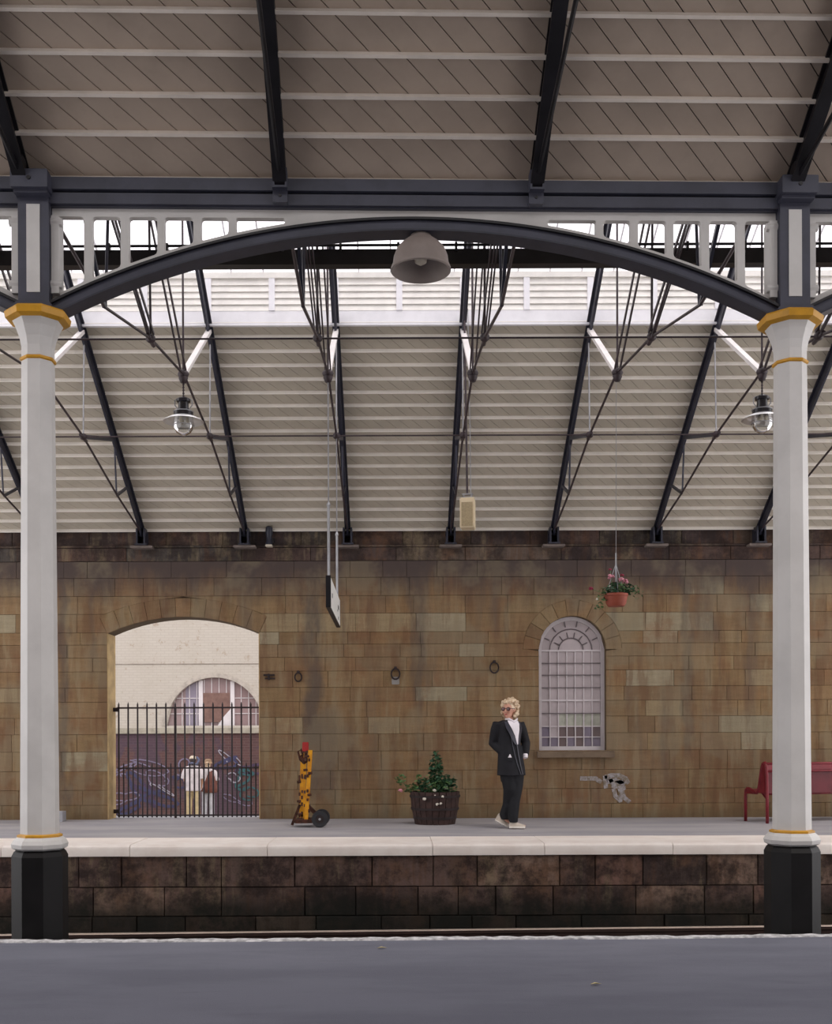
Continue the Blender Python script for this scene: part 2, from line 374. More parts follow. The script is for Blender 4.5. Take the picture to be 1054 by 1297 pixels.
for k in range(3):
    x = XL+random.uniform(0, .5)-.5
    while x < XR:
        wd = random.uniform(.38, .92); g = .0045
        block(pf, STONE_P, [(x+g, zs[k+1]+g), (x+wd-g, zs[k+1]+g), (x+wd-g, zs[k]-g), (x+g, zs[k]-g)], random.uniform(-.012, .014), random.choice(GR), depth=.06)
        x += wd
# rails
def rail(y0, y1, label):
    t = thing('rail', label, 'rail', (XL, y0, -.83), math.atan2(y1-y0, XR-XL), 'running rails on the trackbed')
    L = (XR-XL)
    pr = [(-.07, -.16), (.07, -.16), (.07, -.145), (.012, -.125), (.012, -.045), (.035, -.035), (.035, -.004), (-.035, -.004), (-.035, -.035), (-.012, -.045), (-.012, -.125), (-.07, -.145)]
    MB().prism_x(pr, 0, L).build('rail_web', RAILS, t)
    MB().prism_x([(-.033, -.004), (.033, -.004), (.028, .004), (-.028, .004)], 0, L).build('rail_head', RAILT, t)
rail(11.02, 11.8, 'far running rail with a bright worn head below the opposite platform')
rail(9.58, 10.36, 'nearer running rail of the far track, hidden below the near platform edge')
tb = bpy.data.objects['trackbed']
for i in range(26):
    x = XL+.3+i*.68; y = 10.3+(x-XL)/(XR-XL)*.78
    MB().box(-.13, .13, -1.2, 1.05, -.02, .03).build('sleeper', RAILS, tb, loc=(x, y, -.995))

AR = .0035
# ================================================================ STONE WALL
wall = setting('wall_back', (0, YW, 0))
gxL, gxR = PX(136, YW), PX(329, YW); gW = gxR-gxL; gcx = (gxL+gxR)/2
gzs = PZ(802, YW, 235); gzc = PZ(781, YW, 235); rise = gzc-gzs; gR = (gW*gW/4+rise*rise)/(2*rise); gz0 = gzc-gR
vxL, vxR = PX(683, YW), PX(768, YW); vcx = (vxL+vxR)/2; vr = (vxR-vxL)/2; vz0 = PZ(952, YW, 725); vzc = PZ(780, YW, 725)-vr
WT = .42
zt = PZ(672, YW)
def arch_hw(z, ringw, kind):
    if kind == 'v':
        if z < vz0: return 0
        if z <= vzc: return vr
        q = (vr+ringw)**2-(z-vzc)**2
        return sqrt(q) if q > 0 else 0
    if z <= gzs: return gW/2
    q = (gR+ringw)**2-(z-gz0)**2; sa = gW/2/gR; ca = sqrt(1-sa*sa)
    return min(sqrt(q), gW/2+(z-gzs)*sa/ca) if q > 0 else 0
# backing with real openings: vertical strips
bk = MB()
xs = [XL]+[gxL+(gW)*i/16 for i in range(17)]+[vxL+2*vr*i/20 for i in range(21)]+[XR]
def zrange(x):
    if gxL < x < gxR: return (None, gz0+sqrt(gR*gR-(x-gcx)**2))
    if vxL < x < vxR: return (vz0, vzc+sqrt(max(vr*vr-(x-vcx)**2, 0)))
    return None
for a, b in zip(xs, xs[1:]):
    m_ = (a+b)/2; zr = zrange(m_)
    if not zr: bk.box(a, b, .035, WT, -.3, zt+.02); continue
    za = zrange(a+1e-4)[1] if zrange(a+1e-4) else zr[1]; zb = zrange(b-1e-4)[1] if zrange(b-1e-4) else zr[1]
    bk.prism([(a, za), (b, zb), (b, zt), (a, zt)], .035, WT)
    if zr[0] is not None: bk.box(a, b, .035, WT, -.3, zr[0])
bk.build('mortar_bed', MORTAR, wall)
rows_px = [710, 731, 754, 776.5, 800, 815.5, 832, 849.5, 870, 888, 908, 929, 951, 975.5, 999.5, 1018.5, 1037]
rows = [PZ(p, YW) for p in rows_px]; rows[-1] = -.02
PAL = [(131, 107, 79), (135, 110, 81), (128, 104, 78), (136, 113, 85), (138, 115, 84), (127, 103, 78), (141, 116, 87), (130, 107, 78),
       (133, 105, 78), (122, 100, 78), (138, 110, 79), (142, 123, 94), (131, 110, 87), (125, 100, 76)]
PALE = [(155, 143, 119), (151, 140, 116), (150, 132, 103)]
pale_px = [(835, 897), (962, 860), (965, 918), (955, 940), (809, 788), (845, 788), (375, 788), (385, 788), (460, 788), (475, 788), (564, 788), (108, 967), (474, 920),
           (850, 808), (600, 820), (14, 878), (355, 920), (540, 788), (970, 770), (880, 742), (14, 800), (565, 870), (812, 860), (350, 815), (500, 788), (850, 860)]
palew = [(PX(a, YW), PZ(b, YW, a)) for a, b in pale_px]
def lim(x): return PX(-12, YW) < x < PX(1066, YW)
far_stones = MB(); random.seed(21)
def col_for(x0, x1, z0, z1):
    for (a, b) in palew:
        if x0 <= a <= x1 and z0 <= b <= z1: return lin(random.choice(PALE))
    c = random.choice(PAL); c = tuple(v*.6+m_*.4 for v, m_ in zip(c, (133, 109, 81))); k = random.uniform(.97, 1.04); return lin(tuple(min(255, v*k) for v in c))
def side(z0, z1, kind, sgn):
    n = 5; cx = vcx if kind == 'v' else gcx
    cands = [z0+(z1-z0)*i/n for i in range(n+1)]
    if kind == 'g' and z0 < gzs < z1: cands = sorted(cands+[gzs-.0001, gzs+.0001])
    return [(cx+sgn*arch_hw(z, .23 if kind == 'v' else .27, kind), z) for z in cands]
def course(z1, z0):
    g = .0016
    segs = [[('flat', XL), None]]
    cuts = []
    if arch_hw((z0+z1)/2, .27, 'g') > .02 or arch_hw(z0+.01, .27, 'g') > .02: cuts.append('g')
    if z1 > vz0+.02 and (arch_hw((z0+z1)/2, .23, 'v') > .02 or arch_hw(z0+.01, .23, 'v') > .02): cuts.append('v')
    spans = []; left = ('x', XL)
    for c in cuts:
        spans.append((left, (c, -1))); left = (c, 1)
    spans.append((left, ('x', XR)))
    for L, Rr in spans:
        lpts = [(L[1], z0), (L[1], z1)] if L[0] == 'x' else side(z0, z1, L[0], 1)
        rpts = [(Rr[1], z0), (Rr[1], z1)] if Rr[0] == 'x' else side(z0, z1, Rr[0], -1)
        lx = max(p[0] for p in lpts); rx = min(p[0] for p in rpts)
        x = lx if L[0] != 'x' else lx-random.uniform(0, .3)
        js = []
        x += random.uniform(.22, .6)
        while x < rx-.2:
            js.append(x); x += random.choice((.42, .55, .66, .78, .34, .9))*random.uniform(.88, 1.15)
        bnd = [lpts]+[[(j, z0), (j, z1)] for j in js]+[rpts]
        for a, b in zip(bnd, bnd[1:]):
            ax = [(p[0]+g, min(max(p[1], z0+g), z1-g)) for p in a]; bx = [(p[0]-g, min(max(p[1], z0+g), z1-g)) for p in b]
            poly = ax[::-1]+bx if False else [*bx, *ax[::-1]]
            x0 = min(p[0] for p in poly); x1 = max(p[0] for p in poly)
            if x1-x0 < .03: continue
            pr = random.uniform(-.001, .005)
            if lim(x0) or lim(x1) or (x0 < 0 < x1): block(wall, STONE, poly, pr, col_for(x0, x1, z0, z1))
            else: far_stones.prism([(p[0], p[1]) for p in poly], -pr, .04)
for z1, z0 in zip(rows, rows[1:]):
    course(z1, z0)
fs = far_stones.build('stones_beyond', STONE, wall); fs['kind'] = 'stuff'; fs.color = lin((128, 102, 70))
# voussoirs
random.seed(9)
n = 11; a1 = math.asin(min(1, (gW/2)/gR))
for i in range(n):
    t0, t1 = -a1+2*a1*i/n, -a1+2*a1*(i+1)/n; g = .0006
    ri, ro = gR, gR+.27
    poly = [(gcx+ri*sin(t0+g), gz0+ri*cos(t0+g)), (gcx+ri*sin(t1-g), gz0+ri*cos(t1-g)), (gcx+ro*sin(t1-g), gz0+ro*cos(t1-g)), (gcx+ro*sin(t0+g), gz0+ro*cos(t0+g))]
    block(wall, STONE, poly, .006, col_for(99, 99, 0, 0), 'voussoir')
n = 11
for i in range(n):
    t0, t1 = -pi/2+pi*i/n+.003, -pi/2+pi*(i+1)/n-.003; ri, ro = vr, vr+(.23 if i != 5 else .26)
    poly = [(vcx+ri*sin(t0), vzc+ri*cos(t0)), (vcx+ri*sin((t0+t1)/2), vzc+ri*cos((t0+t1)/2)), (vcx+ri*sin(t1), vzc+ri*cos(t1)), (vcx+ro*sin(t1), vzc+ro*cos(t1)), (vcx+ro*sin((t0+t1)/2), vzc+ro*cos((t0+t1)/2)), (vcx+ro*sin(t0), vzc+ro*cos(t0))]
    block(wall, STONE, poly, .006, col_for(99, 99, 0, 0), 'voussoir')
# dressed reveal of the gate opening
rv = MB().box(gxL-.001, gxL+.012, .0, WT+.01, -.02, gzs)
rv.build('reveal', REVEAL, wall)
MB().box(gxR-.012, gxR+.001, .0, WT+.01, -.02, gzs).build('reveal', REVEAL, wall)
# sill
sl = MB(); sx0, sx1 = PX(680, YW), PX(777, YW)
sl.prism_x([(-.09, vz0-.085), (-.09, vz0-.012), (-.075, vz0), (.12, vz0+.01), (.12, vz0-.085)], sx0, sx1).build('sill_slab', mat('sill_stone', lin((128, 110, 92)), .9, scale=4), wall)
# cornice: frieze blocks, ledge, lower band
cor = setting('trim_2', (0, YW, 0))
CP = [lin((92, 78, 74)), lin((84, 72, 70)), lin((104, 90, 80)), lin((76, 66, 66)), lin((98, 80, 74)), lin((88, 82, 78)), lin((112, 98, 88))]
def crow(z0, z1, y, lo, hi, nm='cornice_stone', m=STONE_C):
    x = XL-random.uniform(0, .5)
    while x < XR:
        wd = random.uniform(lo, hi); g = .003
        q = block(cor, m, [(x+g, z0+g), (x+wd-g, z0+g), (x+wd-g, z1-g), (x+g, z1-g)], -y+random.uniform(-.002, .003), random.choice(CP), nm, depth=.42); x += wd
c1, c2, c3 = PZ(690, YW), PZ(693, YW), PZ(710, YW)
crow(c1, zt+.04, .02, .45, 1.2); crow(c2, c1, -.03, .9, 1.7, 'ledge_stone'); crow(c3, c2, -.015, .7, 1.8, 'band_stone')
# graffiti patch and wall rings
def ribbon(parent, pts, wdt, m, name, y=-.012, th=.003):
    b = MB()
    for q, (a, c) in enumerate(zip(pts, pts[1:])):
        d = Vector((c[0]-a[0], c[1]-a[1])); 
        if d.length < 1e-5: continue
        d.normalize(); nx, nz = -d.y*wdt/2, d.x*wdt/2; a_ = (a[0]-d.x*wdt*.3, a[1]-d.y*wdt*.3); c_ = (c[0]+d.x*wdt*.3, c[1]+d.y*wdt*.3)
        b.prism([(a_[0]+nx, a_[1]+nz), (c_[0]+nx, c_[1]+nz), (c_[0]-nx, c_[1]-nz), (a_[0]-nx, a_[1]-nz)], y-q*.0004, y+th)
    return b.build(name, m, parent)
SMEAR = mat('chalk_paint', lin((170, 164, 166)), .9, var=.2, scale=25, col2=lin((128, 116, 100)))
for pl in ([(767, 984), (774, 982), (784, 982), (792, 986), (795, 991)], [(770, 990), (780, 988), (790, 993)], [(777, 1000), (779, 1008), (785, 1014), (787, 1004)],
           [(788, 1004), (790, 1010), (796, 1015)], [(736, 986), (754, 986), (760, 990)], [(767, 997), (766, 984)], [(776, 995), (790, 998), (784, 1001)], [(772, 986), (776, 993), (788, 990)]):
    ribbon(wall, [(PX(a, YW), PZ(b, YW, a)) for a, b in pl], .062, SMEAR, 'paint_mark')
def ring_path(cx, cz, r, n=14): return [(cx+r*cos(2*pi*i/n), -.035, cz+r*1.25*sin(2*pi*i/n)) for i in range(n+1)]
for px, py, sz, lb in ((378, 857, .05, 'leftmost iron tethering ring on the stone wall, above the yellow sack barrow'), (501, 853, .062, 'middle iron tethering ring on the stone wall, right of the hanging sign'),
                       (626, 845, .062, 'rightmost iron tethering ring on the stone wall, above the woman')):
    X, _, Z = P(px, py, YW)
    t = thing('tethering_ring', lb, 'ring', (X, YW, Z), group='iron rings in the stone wall')
    MB().tube(ring_path(0, -.01, sz), .011, 6).build('ring', GATE, t, smooth=True)
    MB().box(-.02, .02, -.05, .03, sz*1.1-.01, sz*1.1+.03, .006).build('staple', GATE, t)
    if px == 501: MB().box(-.055, .055, -.02, .02, -.16, -.05, .01).build('patch_plate', mat('cement_patch', lin((150, 146, 142)), .9), t)
t = thing('wall_bolt', 'rusty double bolt stub on the wall right of the arched gateway', 'bolt', P(342, 857, YW))
MB().tube([(-.09, -.035, .02), (.07, -.035, .02)], .013).build('bolt', GATE, t); MB().tube([(-.07, -.035, -.03), (.08, -.035, -.03)], .011).build('bolt', GATE, t)
MB().box(-.03, .0, -.045, .03, -.05, .04).build('plate', GATE, t)

# ---------------------------------------------------------------- arched window
win = setting('window_1', (vcx, YW+.13, 0))
z0 = vz0+.01; fw = .055
fr = MB()
def arch_pts(r, n=20): return [(r*cos(pi-pi*i/n), vzc+r*sin(pi-pi*i/n)) for i in range(n+1)]
out = [(-vr, z0)]+arch_pts(vr)+[(vr, z0)]; inn = [(-vr+fw, z0+fw*1.2)]+arch_pts(vr-fw)+[(vr-fw, z0+fw*1.2)]
n = len(out); vs = [(x, 0, z) for x, z in out]+[(x, 0, z) for x, z in inn]+[(x, .07, z) for x, z in inn]+[(x, .07, z) for x, z in out]
fq = []
for i in range(n):
    j = (i+1) % n; fq += [(i, j, n+j, n+i), (n+i, n+j, 2*n+j, 2*n+i), (3*n+i, 2*n+i, 2*n+j, 3*n+j)]
fr.add(vs, fq); fr.build('window_frame', WINW, win)
ri = vr-fw; gz = PZ(824, YW+.13, 725)
rowz = [PZ(p, YW+.13, 725) for p in (824, 840, 855, 871, 887, 903.5, 920, 933.5)]+[z0+fw*1.2]
nc = 7; cw = 2*ri/nc
random.seed(4)
for r in range(len(rowz)-1):
    for c in range(nc):
        xa, xb = -ri+c*cw, -ri+(c+1)*cw
        mm = PANE_M
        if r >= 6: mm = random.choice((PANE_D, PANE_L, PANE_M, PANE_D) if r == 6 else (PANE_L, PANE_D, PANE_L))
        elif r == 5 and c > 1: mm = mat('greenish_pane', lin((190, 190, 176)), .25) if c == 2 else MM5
        if r == 5 and c == 2: MM5 = mm
        MB().box(xa+.004, xb-.004, .035, .041, rowz[r+1]+.004, rowz[r]-.004).build('pane', mm, win)
# sunburst head
for (ra, rb, ks) in ((0.02, .42, 6), (.42, .72, 6), (.72, 1.0, 7)):
    for k in range(ks):
        t0, t1 = pi*k/ks, pi*(k+1)/ks; g = .02
        pl = [(rb*ri*cos(t0+(t1-t0)*i/4), gz+(vzc+ri-gz)*rb*sin(t0+(t1-t0)*i/4)) for i in range(5)]+[(ra*ri*cos(t1-(t1-t0)*i/4), gz+(vzc+ri-gz)*ra*sin(t1-(t1-t0)*i/4)) for i in range(5)]
        MB().prism(pl, .035+ra*.004, .041+ra*.004).build('pane', PANE_M, win)
bars = MB(); whites = MB()
for c in range(1, nc): whites.box(-ri+c*cw-.007, -ri+c*cw+.007, .01, .035, z0+.03, gz)
for i, z in enumerate(rowz[:-1]):
    (whites if i in (0, 4, 6, 7) else bars).box(-ri, ri, .008, .034, z-(.012 if i in (0, 4) else .007), z+(.012 if i in (0, 4) else .007))
whites.build('glazing_bars', WINW, win)
for (rb, ks) in ((.42, 0), (.72, 0)):
    pts = [(rb*ri*cos(pi*i/14), .02, gz+(vzc+ri-gz)*rb*sin(pi*i/14)) for i in range(15)]; bars.tube(pts, .008, 4)
for k in range(1, 7):
    t = pi*k/7; 
    for ra, rb in ((.42, .62), (.8, 1.0)):
        bars.tube([(ra*ri*cos(t), .02, gz+(vzc+ri-gz)*ra*sin(t)), (rb*ri*cos(t), .02, gz+(vzc+ri-gz)*rb*sin(t))], .008, 4)
bars.build('lead_bars', WINL, win)
MB().box(-vr, vr, .075, .3, z0-.05, vzc+vr).build('room_blind', mat('back_blind', lin((150, 140, 140)), .9), win)

# ---------------------------------------------------------------- yard behind the gateway
yw = setting('wall_yard', (0, 32.0, 0))
YY = 32.0; Z0 = -1.0; hx = PX(272, YY); hz = PZ(919, YY, 272); hr = PZ(858, YY, 272)-hz
b = MB(); xs = [-16, hx-hr]+[hx-hr+2*hr*i/18 for i in range(1, 19)]+[6]
for a, c in zip(xs, xs[1:]):
    m_ = (a+c)/2
    if abs(m_-hx) < hr:
        za = hz+sqrt(max(hr*hr-(a-hx)**2, 0)); zb = hz+sqrt(max(hr*hr-(c-hx)**2, 0))
        b.box(a, c, 0, .3, Z0, hz); b.prism([(a, za), (c, zb), (c, 6.2), (a, 6.2)], 0, .3)
    else: b.box(a, c, 0, .3, Z0, 6.2)
b.build('brickwork', YARD, yw)
b = MB().box(-16, 6, -.06, 0, PZ(929, YY, 235), PZ(922, YY, 235), .01); b.build('string_course', YSTONE, yw)
b = MB().box(-16, 6, -.012, 0, PZ(841, YY, 235)-.012, PZ(841, YY, 235)+.012); b.build('joint_strip', mat('joint_line', lin((150, 140, 130)), .9), yw)  # thin strip marking the wall joint, darker than the brick paint
s2 = MB(); r0, r1 = hr, hr+.13
pl = [(hx+r1*cos(pi*i/20), hz+r1*sin(pi*i/20)) for i in range(21)]+[(hx+r0*cos(pi-pi*i/20), hz+r0*sin(pi-pi*i/20)) for i in range(21)]
s2.prism(pl, -.025, .02).build('arch_ring', mat('arch_ring_paint', lin((184, 174, 164)), .8), yw)
for (x0_, x1_, z0_, z1_) in ((132, 160, 1, 1),): pass
w2 = setting('window_2', (hx, YY+.1, hz))
def halfr(x): return sqrt(max(hr*hr-x*x, .0001))
xa = [-hr, -hr*.62, -hr*.30, 0, hr*.36, hr*.66, hr]
for i, (a, c) in enumerate(zip(xa, xa[1:])):
    k = 6; pts = [(a+(c-a)*j/k, halfr(a+(c-a)*j/k)) for j in range(k+1)]
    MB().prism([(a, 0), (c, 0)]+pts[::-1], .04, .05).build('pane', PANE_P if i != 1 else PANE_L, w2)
for xm in (-hr*.30, hr*.36): MB().box(xm-.06, xm+.06, -.02, .05, 0, halfr(xm)-.01).build('mullion', WINW, w2)
for i in range(1, 13):
    xm = -hr+2*hr*i/13; MB().box(xm-.01, xm+.01, .02, .045, .0, halfr(xm)-.01).build('glazing_bar', WINW, w2)
for z in (.35, .8): MB().box(-sqrt(hr*hr-z*z)+.02, sqrt(hr*hr-z*z)-.02, .02, .045, z-.01, z+.01).build('glazing_bar', WINW, w2)
MB().box(-hr*.28, hr*.33, -.0, .03, .1, .95).build('card', PAPER, w2)
MB().add([(hr*.05, -.01, 0), (hr*.33, -.01, 0), (hr*.33, -.01, .5), (hr*.2, -.01, .3)], [(0, 1, 2, 3)]).build('torn_sheet', WINW, w2)
MB().box(-hr-.1, hr+.1, -.09, 0.05, -.12, 0).build('window_sill', WINW, w2)
o = MB().box(-16, 6, YW+WT+.2, YY, -1.2, -1.0).build('yard_ground', STREET); o['kind'] = 'structure'
o = MB().box(-16, 6, YW+WT+.2, YW+.93, -1.0, -.02).build('yard_step', STREET); o['kind'] = 'structure'
# spray paint on the yard wall
random.seed(13)
gr = thing('graffiti', 'tangled lilac, blue and teal spray graffiti on the yard wall behind the gate', 'graffiti', (0, YY, 0))
def scr(cx, cy, r, m, n=22, wd=.07):
    a = random.uniform(0, 6); pts = []
    k1, k2 = random.uniform(.6, 1.6), random.uniform(1.2, 2.6); e = random.uniform(.6, 1.4)
    for i in range(n):
        t = a+i*.33; rr = r*(.7+.3*sin(k2*t)); pts.append((cx+rr*e*cos(t*k1)*1.2, cy+rr*.8*sin(t)))
    return [(p[0], p[1]) for p in pts]
q = 0
for (cpx, cpy, r, mi, wd) in ((160, 975, 16, 0, 2.2), (172, 992, 20, 1, 5), (185, 1008, 18, 4, 6), (158, 1010, 14, 0, 2), (196, 985, 14, 0, 1.8), (200, 1010, 18, 1, 5), (180, 970, 22, 0, 1.8), (165, 1022, 14, 1, 5),
                              (232, 972, 14, 0, 2.2), (228, 990, 10, 1, 3), (284, 968, 14, 1, 4), (292, 962, 16, 3, 1.6), (296, 985, 10, 3, 1.8), (305, 990, 14, 2, 4), (312, 1004, 12, 2, 2.5), (318, 975, 12, 4, 4), (300, 1012, 14, 0, 1.6), (205, 1000, 10, 3, 1.6), (310, 978, 8, 2, 3)):
    pts = scr(cpx, cpy, r, None)
    q += 1
    ribbon(gr, [(PX(a, YY), PZ(b_, YY, a)) for a, b_ in pts if b_ < 1034], wd*.018, SPRAYS[mi], 'spray_line', y=-.004-q*.0012, th=.0005)

# ---------------------------------------------------------------- gate of iron railings
gate = thing('iron_gate', 'tall dark iron railing gate closing the arched gateway', 'gate', (gcx, YW+.30, -.02), group=None)
gl, grr = gxL-gcx+.07, gxR-gcx-.01; gt = PZ(896, YW+.3, 235)+.02
nb = 16; sp = (grr-gl-.04)/(nb-1)
bar0 = MB().tube([(0, 0, .03), (0, 0, gt+.03)], .0125, 6).lathe([(.0125, 0), (.013, .012), (.002, .05)], (0, 0, gt+.03), 6).build('bar', GATE, gate)
bar0.location = (gl+.02, 0, 0)
for i in range(1, nb): inst(bar0, gate, (gl+.02+sp*i, 0, 0))
dz = PZ(971, YW+.3, 235)+.02
dog = MB().tube([(0, 0, .03), (0, 0, dz+.02)], .011, 6).lathe([(.008, 0), (.012, .01), (.002, .04)], (0, 0, dz+.02), 6).build('dog_bar', GATE, gate)
dog.location = (gl+.02+sp*.5, 0, 0)
for i in range(1, nb-1): inst(dog, gate, (gl+.02+sp*(i+.5), 0, 0))
for z, nm in ((gt-.005, 'top_rail'), (dz-.02, 'middle_rail'), (.06, 'bottom_rail')):
    MB().box(gl, grr, -.02, .02, z-.012, z+.012).build(nm, GATE, gate)
MB().box(-.016, .016, -.018, .018, .02, gt, .003).build('meeting_stile', GATE, gate, loc=(gl+.02+sp*6, .0, 0))
for z in (.12, gt-.03): MB().box(gl-.09, gl+.02, -.02, .02, z-.03, z+.03, .005).build('hinge', GATE, gate)

# ================================================================ FAR ROOF
TS = 1.487; TX = [-5.14+TS*i for i in range(9)]
ZS = .59; ZW = PZ(671, YW)                    # ceiling line: Z = ZW + ZS*(YW-y)
def zc_(y): return ZW+ZS*(YW-y)
YM = 11.41; YLV = 12.9                        # ridge line and lantern side
sl_ = sqrt(1+ZS*ZS); ex = Vector((1, 0, 0)); ev = Vector((0, -1/sl_, ZS/sl_)); en = ev.cross(ex); en = -en if en.z < 0 else en
rfo = Vector((0, YW+.02, zc_(YW+.02)))
LN = (YW+.02-YLV)*sl_
def plank_field(parent, org, ev_, en_, L, x0, x1, wd, m, th=.018, gap=.006, name='board', clip=None, limit=300, slant=-1):
    c = x0-abs(L); k = 0
    while c < x1+abs(L):
        a, b_ = c+gap/2, c+wd-gap/2
        if slant < 0: pl = [(a+L, 0), (b_+L, 0), (b_, L), (a, L)]
        else: pl = [(a, 0), (b_, 0), (b_+L, L), (a+L, L)]
        # clip to x0..x1
        pl = [p for p in pl]
        def clipx(poly, xv, keep):
            out_ = []
            for i in range(len(poly)):
                p, q_ = poly[i], poly[(i+1) % len(poly)]; ip, iq = keep(p[0]), keep(q_[0])
                if ip: out_.append(p)
                if ip != iq:
                    t = (xv-p[0])/(q_[0]-p[0]); out_.append((xv, p[1]+t*(q_[1]-p[1])))
            return out_
        pl = clipx(pl, x0, lambda v: v >= x0); 
        if pl: pl = clipx(pl, x1, lambda v: v <= x1)
        if len(pl) >= 3:
            lo = [org+ex*u+ev_*v for u, v in pl]; hi = [p+en_*th for p in lo]; n_ = len(pl)
            MB().add([*lo, *hi], [tuple(range(n_)), tuple(range(2*n_-1, n_-1, -1))]+[(i, i+n_, (i+1) % n_+n_, (i+1) % n_) for i in range(n_)]).build(name, m, parent)
            k += 1
        c += wd
    return k
ceil = setting('ceiling')
plank_field(ceil, rfo, ev, en, LN, XL+.6, XR-.6, .167, CREAM_B)
b = MB(); lo = [rfo+en*.02+ex*XL, rfo+en*.02+ex*XR, rfo+ev*LN+en*.02+ex*XR, rfo+ev*LN+en*.02+ex*XL]; b.add([*lo, *[p+en*.06 for p in lo]], [(0, 1, 2, 3), (7, 6, 5, 4), (0, 4, 5, 1), (1, 5, 6, 2), (2, 6, 7, 3), (3, 7, 4, 0)]).build('roof_slates', SLATE, ceil)
def purlin(parent, org, ev_, en_, v, m, hw=.006, dp=.050, x0=XL+.6, x1=XR-.6):
    c = org+ev_*v; q = [c-ev_*hw, c+ev_*hw, c+ev_*hw-en_*dp, c-ev_*hw-en_*dp]
    MB().rings([[p+ex*x0 for p in q], [p+ex*x1 for p in q]]).build('purlin', m, parent)
k = 0
for py in (668, 663): pass
v = .06
while v < LN-.02:
    purlin(ceil, rfo, ev, en, v, CREAM_P); v += .183*sl_; k += 1
# near slope of the far roof (seen only from other places)
ya_, yb_ = 6.72, 2*YM-YLV; za_ = 4.50; ZN = (zc_(YLV)+.02-za_)/(yb_-ya_); sn_ = sqrt(1+ZN*ZN)
rn = Vector((0, ya_, za_)); evn = Vector((0, 1/sn_, ZN/sn_)); enn = Vector((0, -ZN/sn_, 1/sn_)); LNn = (yb_-ya_)*sn_
b = MB(); lo = [rn+ex*XL, rn+ex*XR, rn+evn*LNn+ex*XR, rn+evn*LNn+ex*XL]; b.add([*lo, *[p+enn*.08 for p in lo]], [(0, 1, 2, 3), (7, 6, 5, 4), (0, 4, 5, 1), (1, 5, 6, 2), (2, 6, 7, 3), (3, 7, 4, 0)]).build('boarding', CREAM_B, ceil)
v = .1
while v < LNn: purlin(ceil, rn, evn, enn, v, CREAM_P); v += .183*sl_

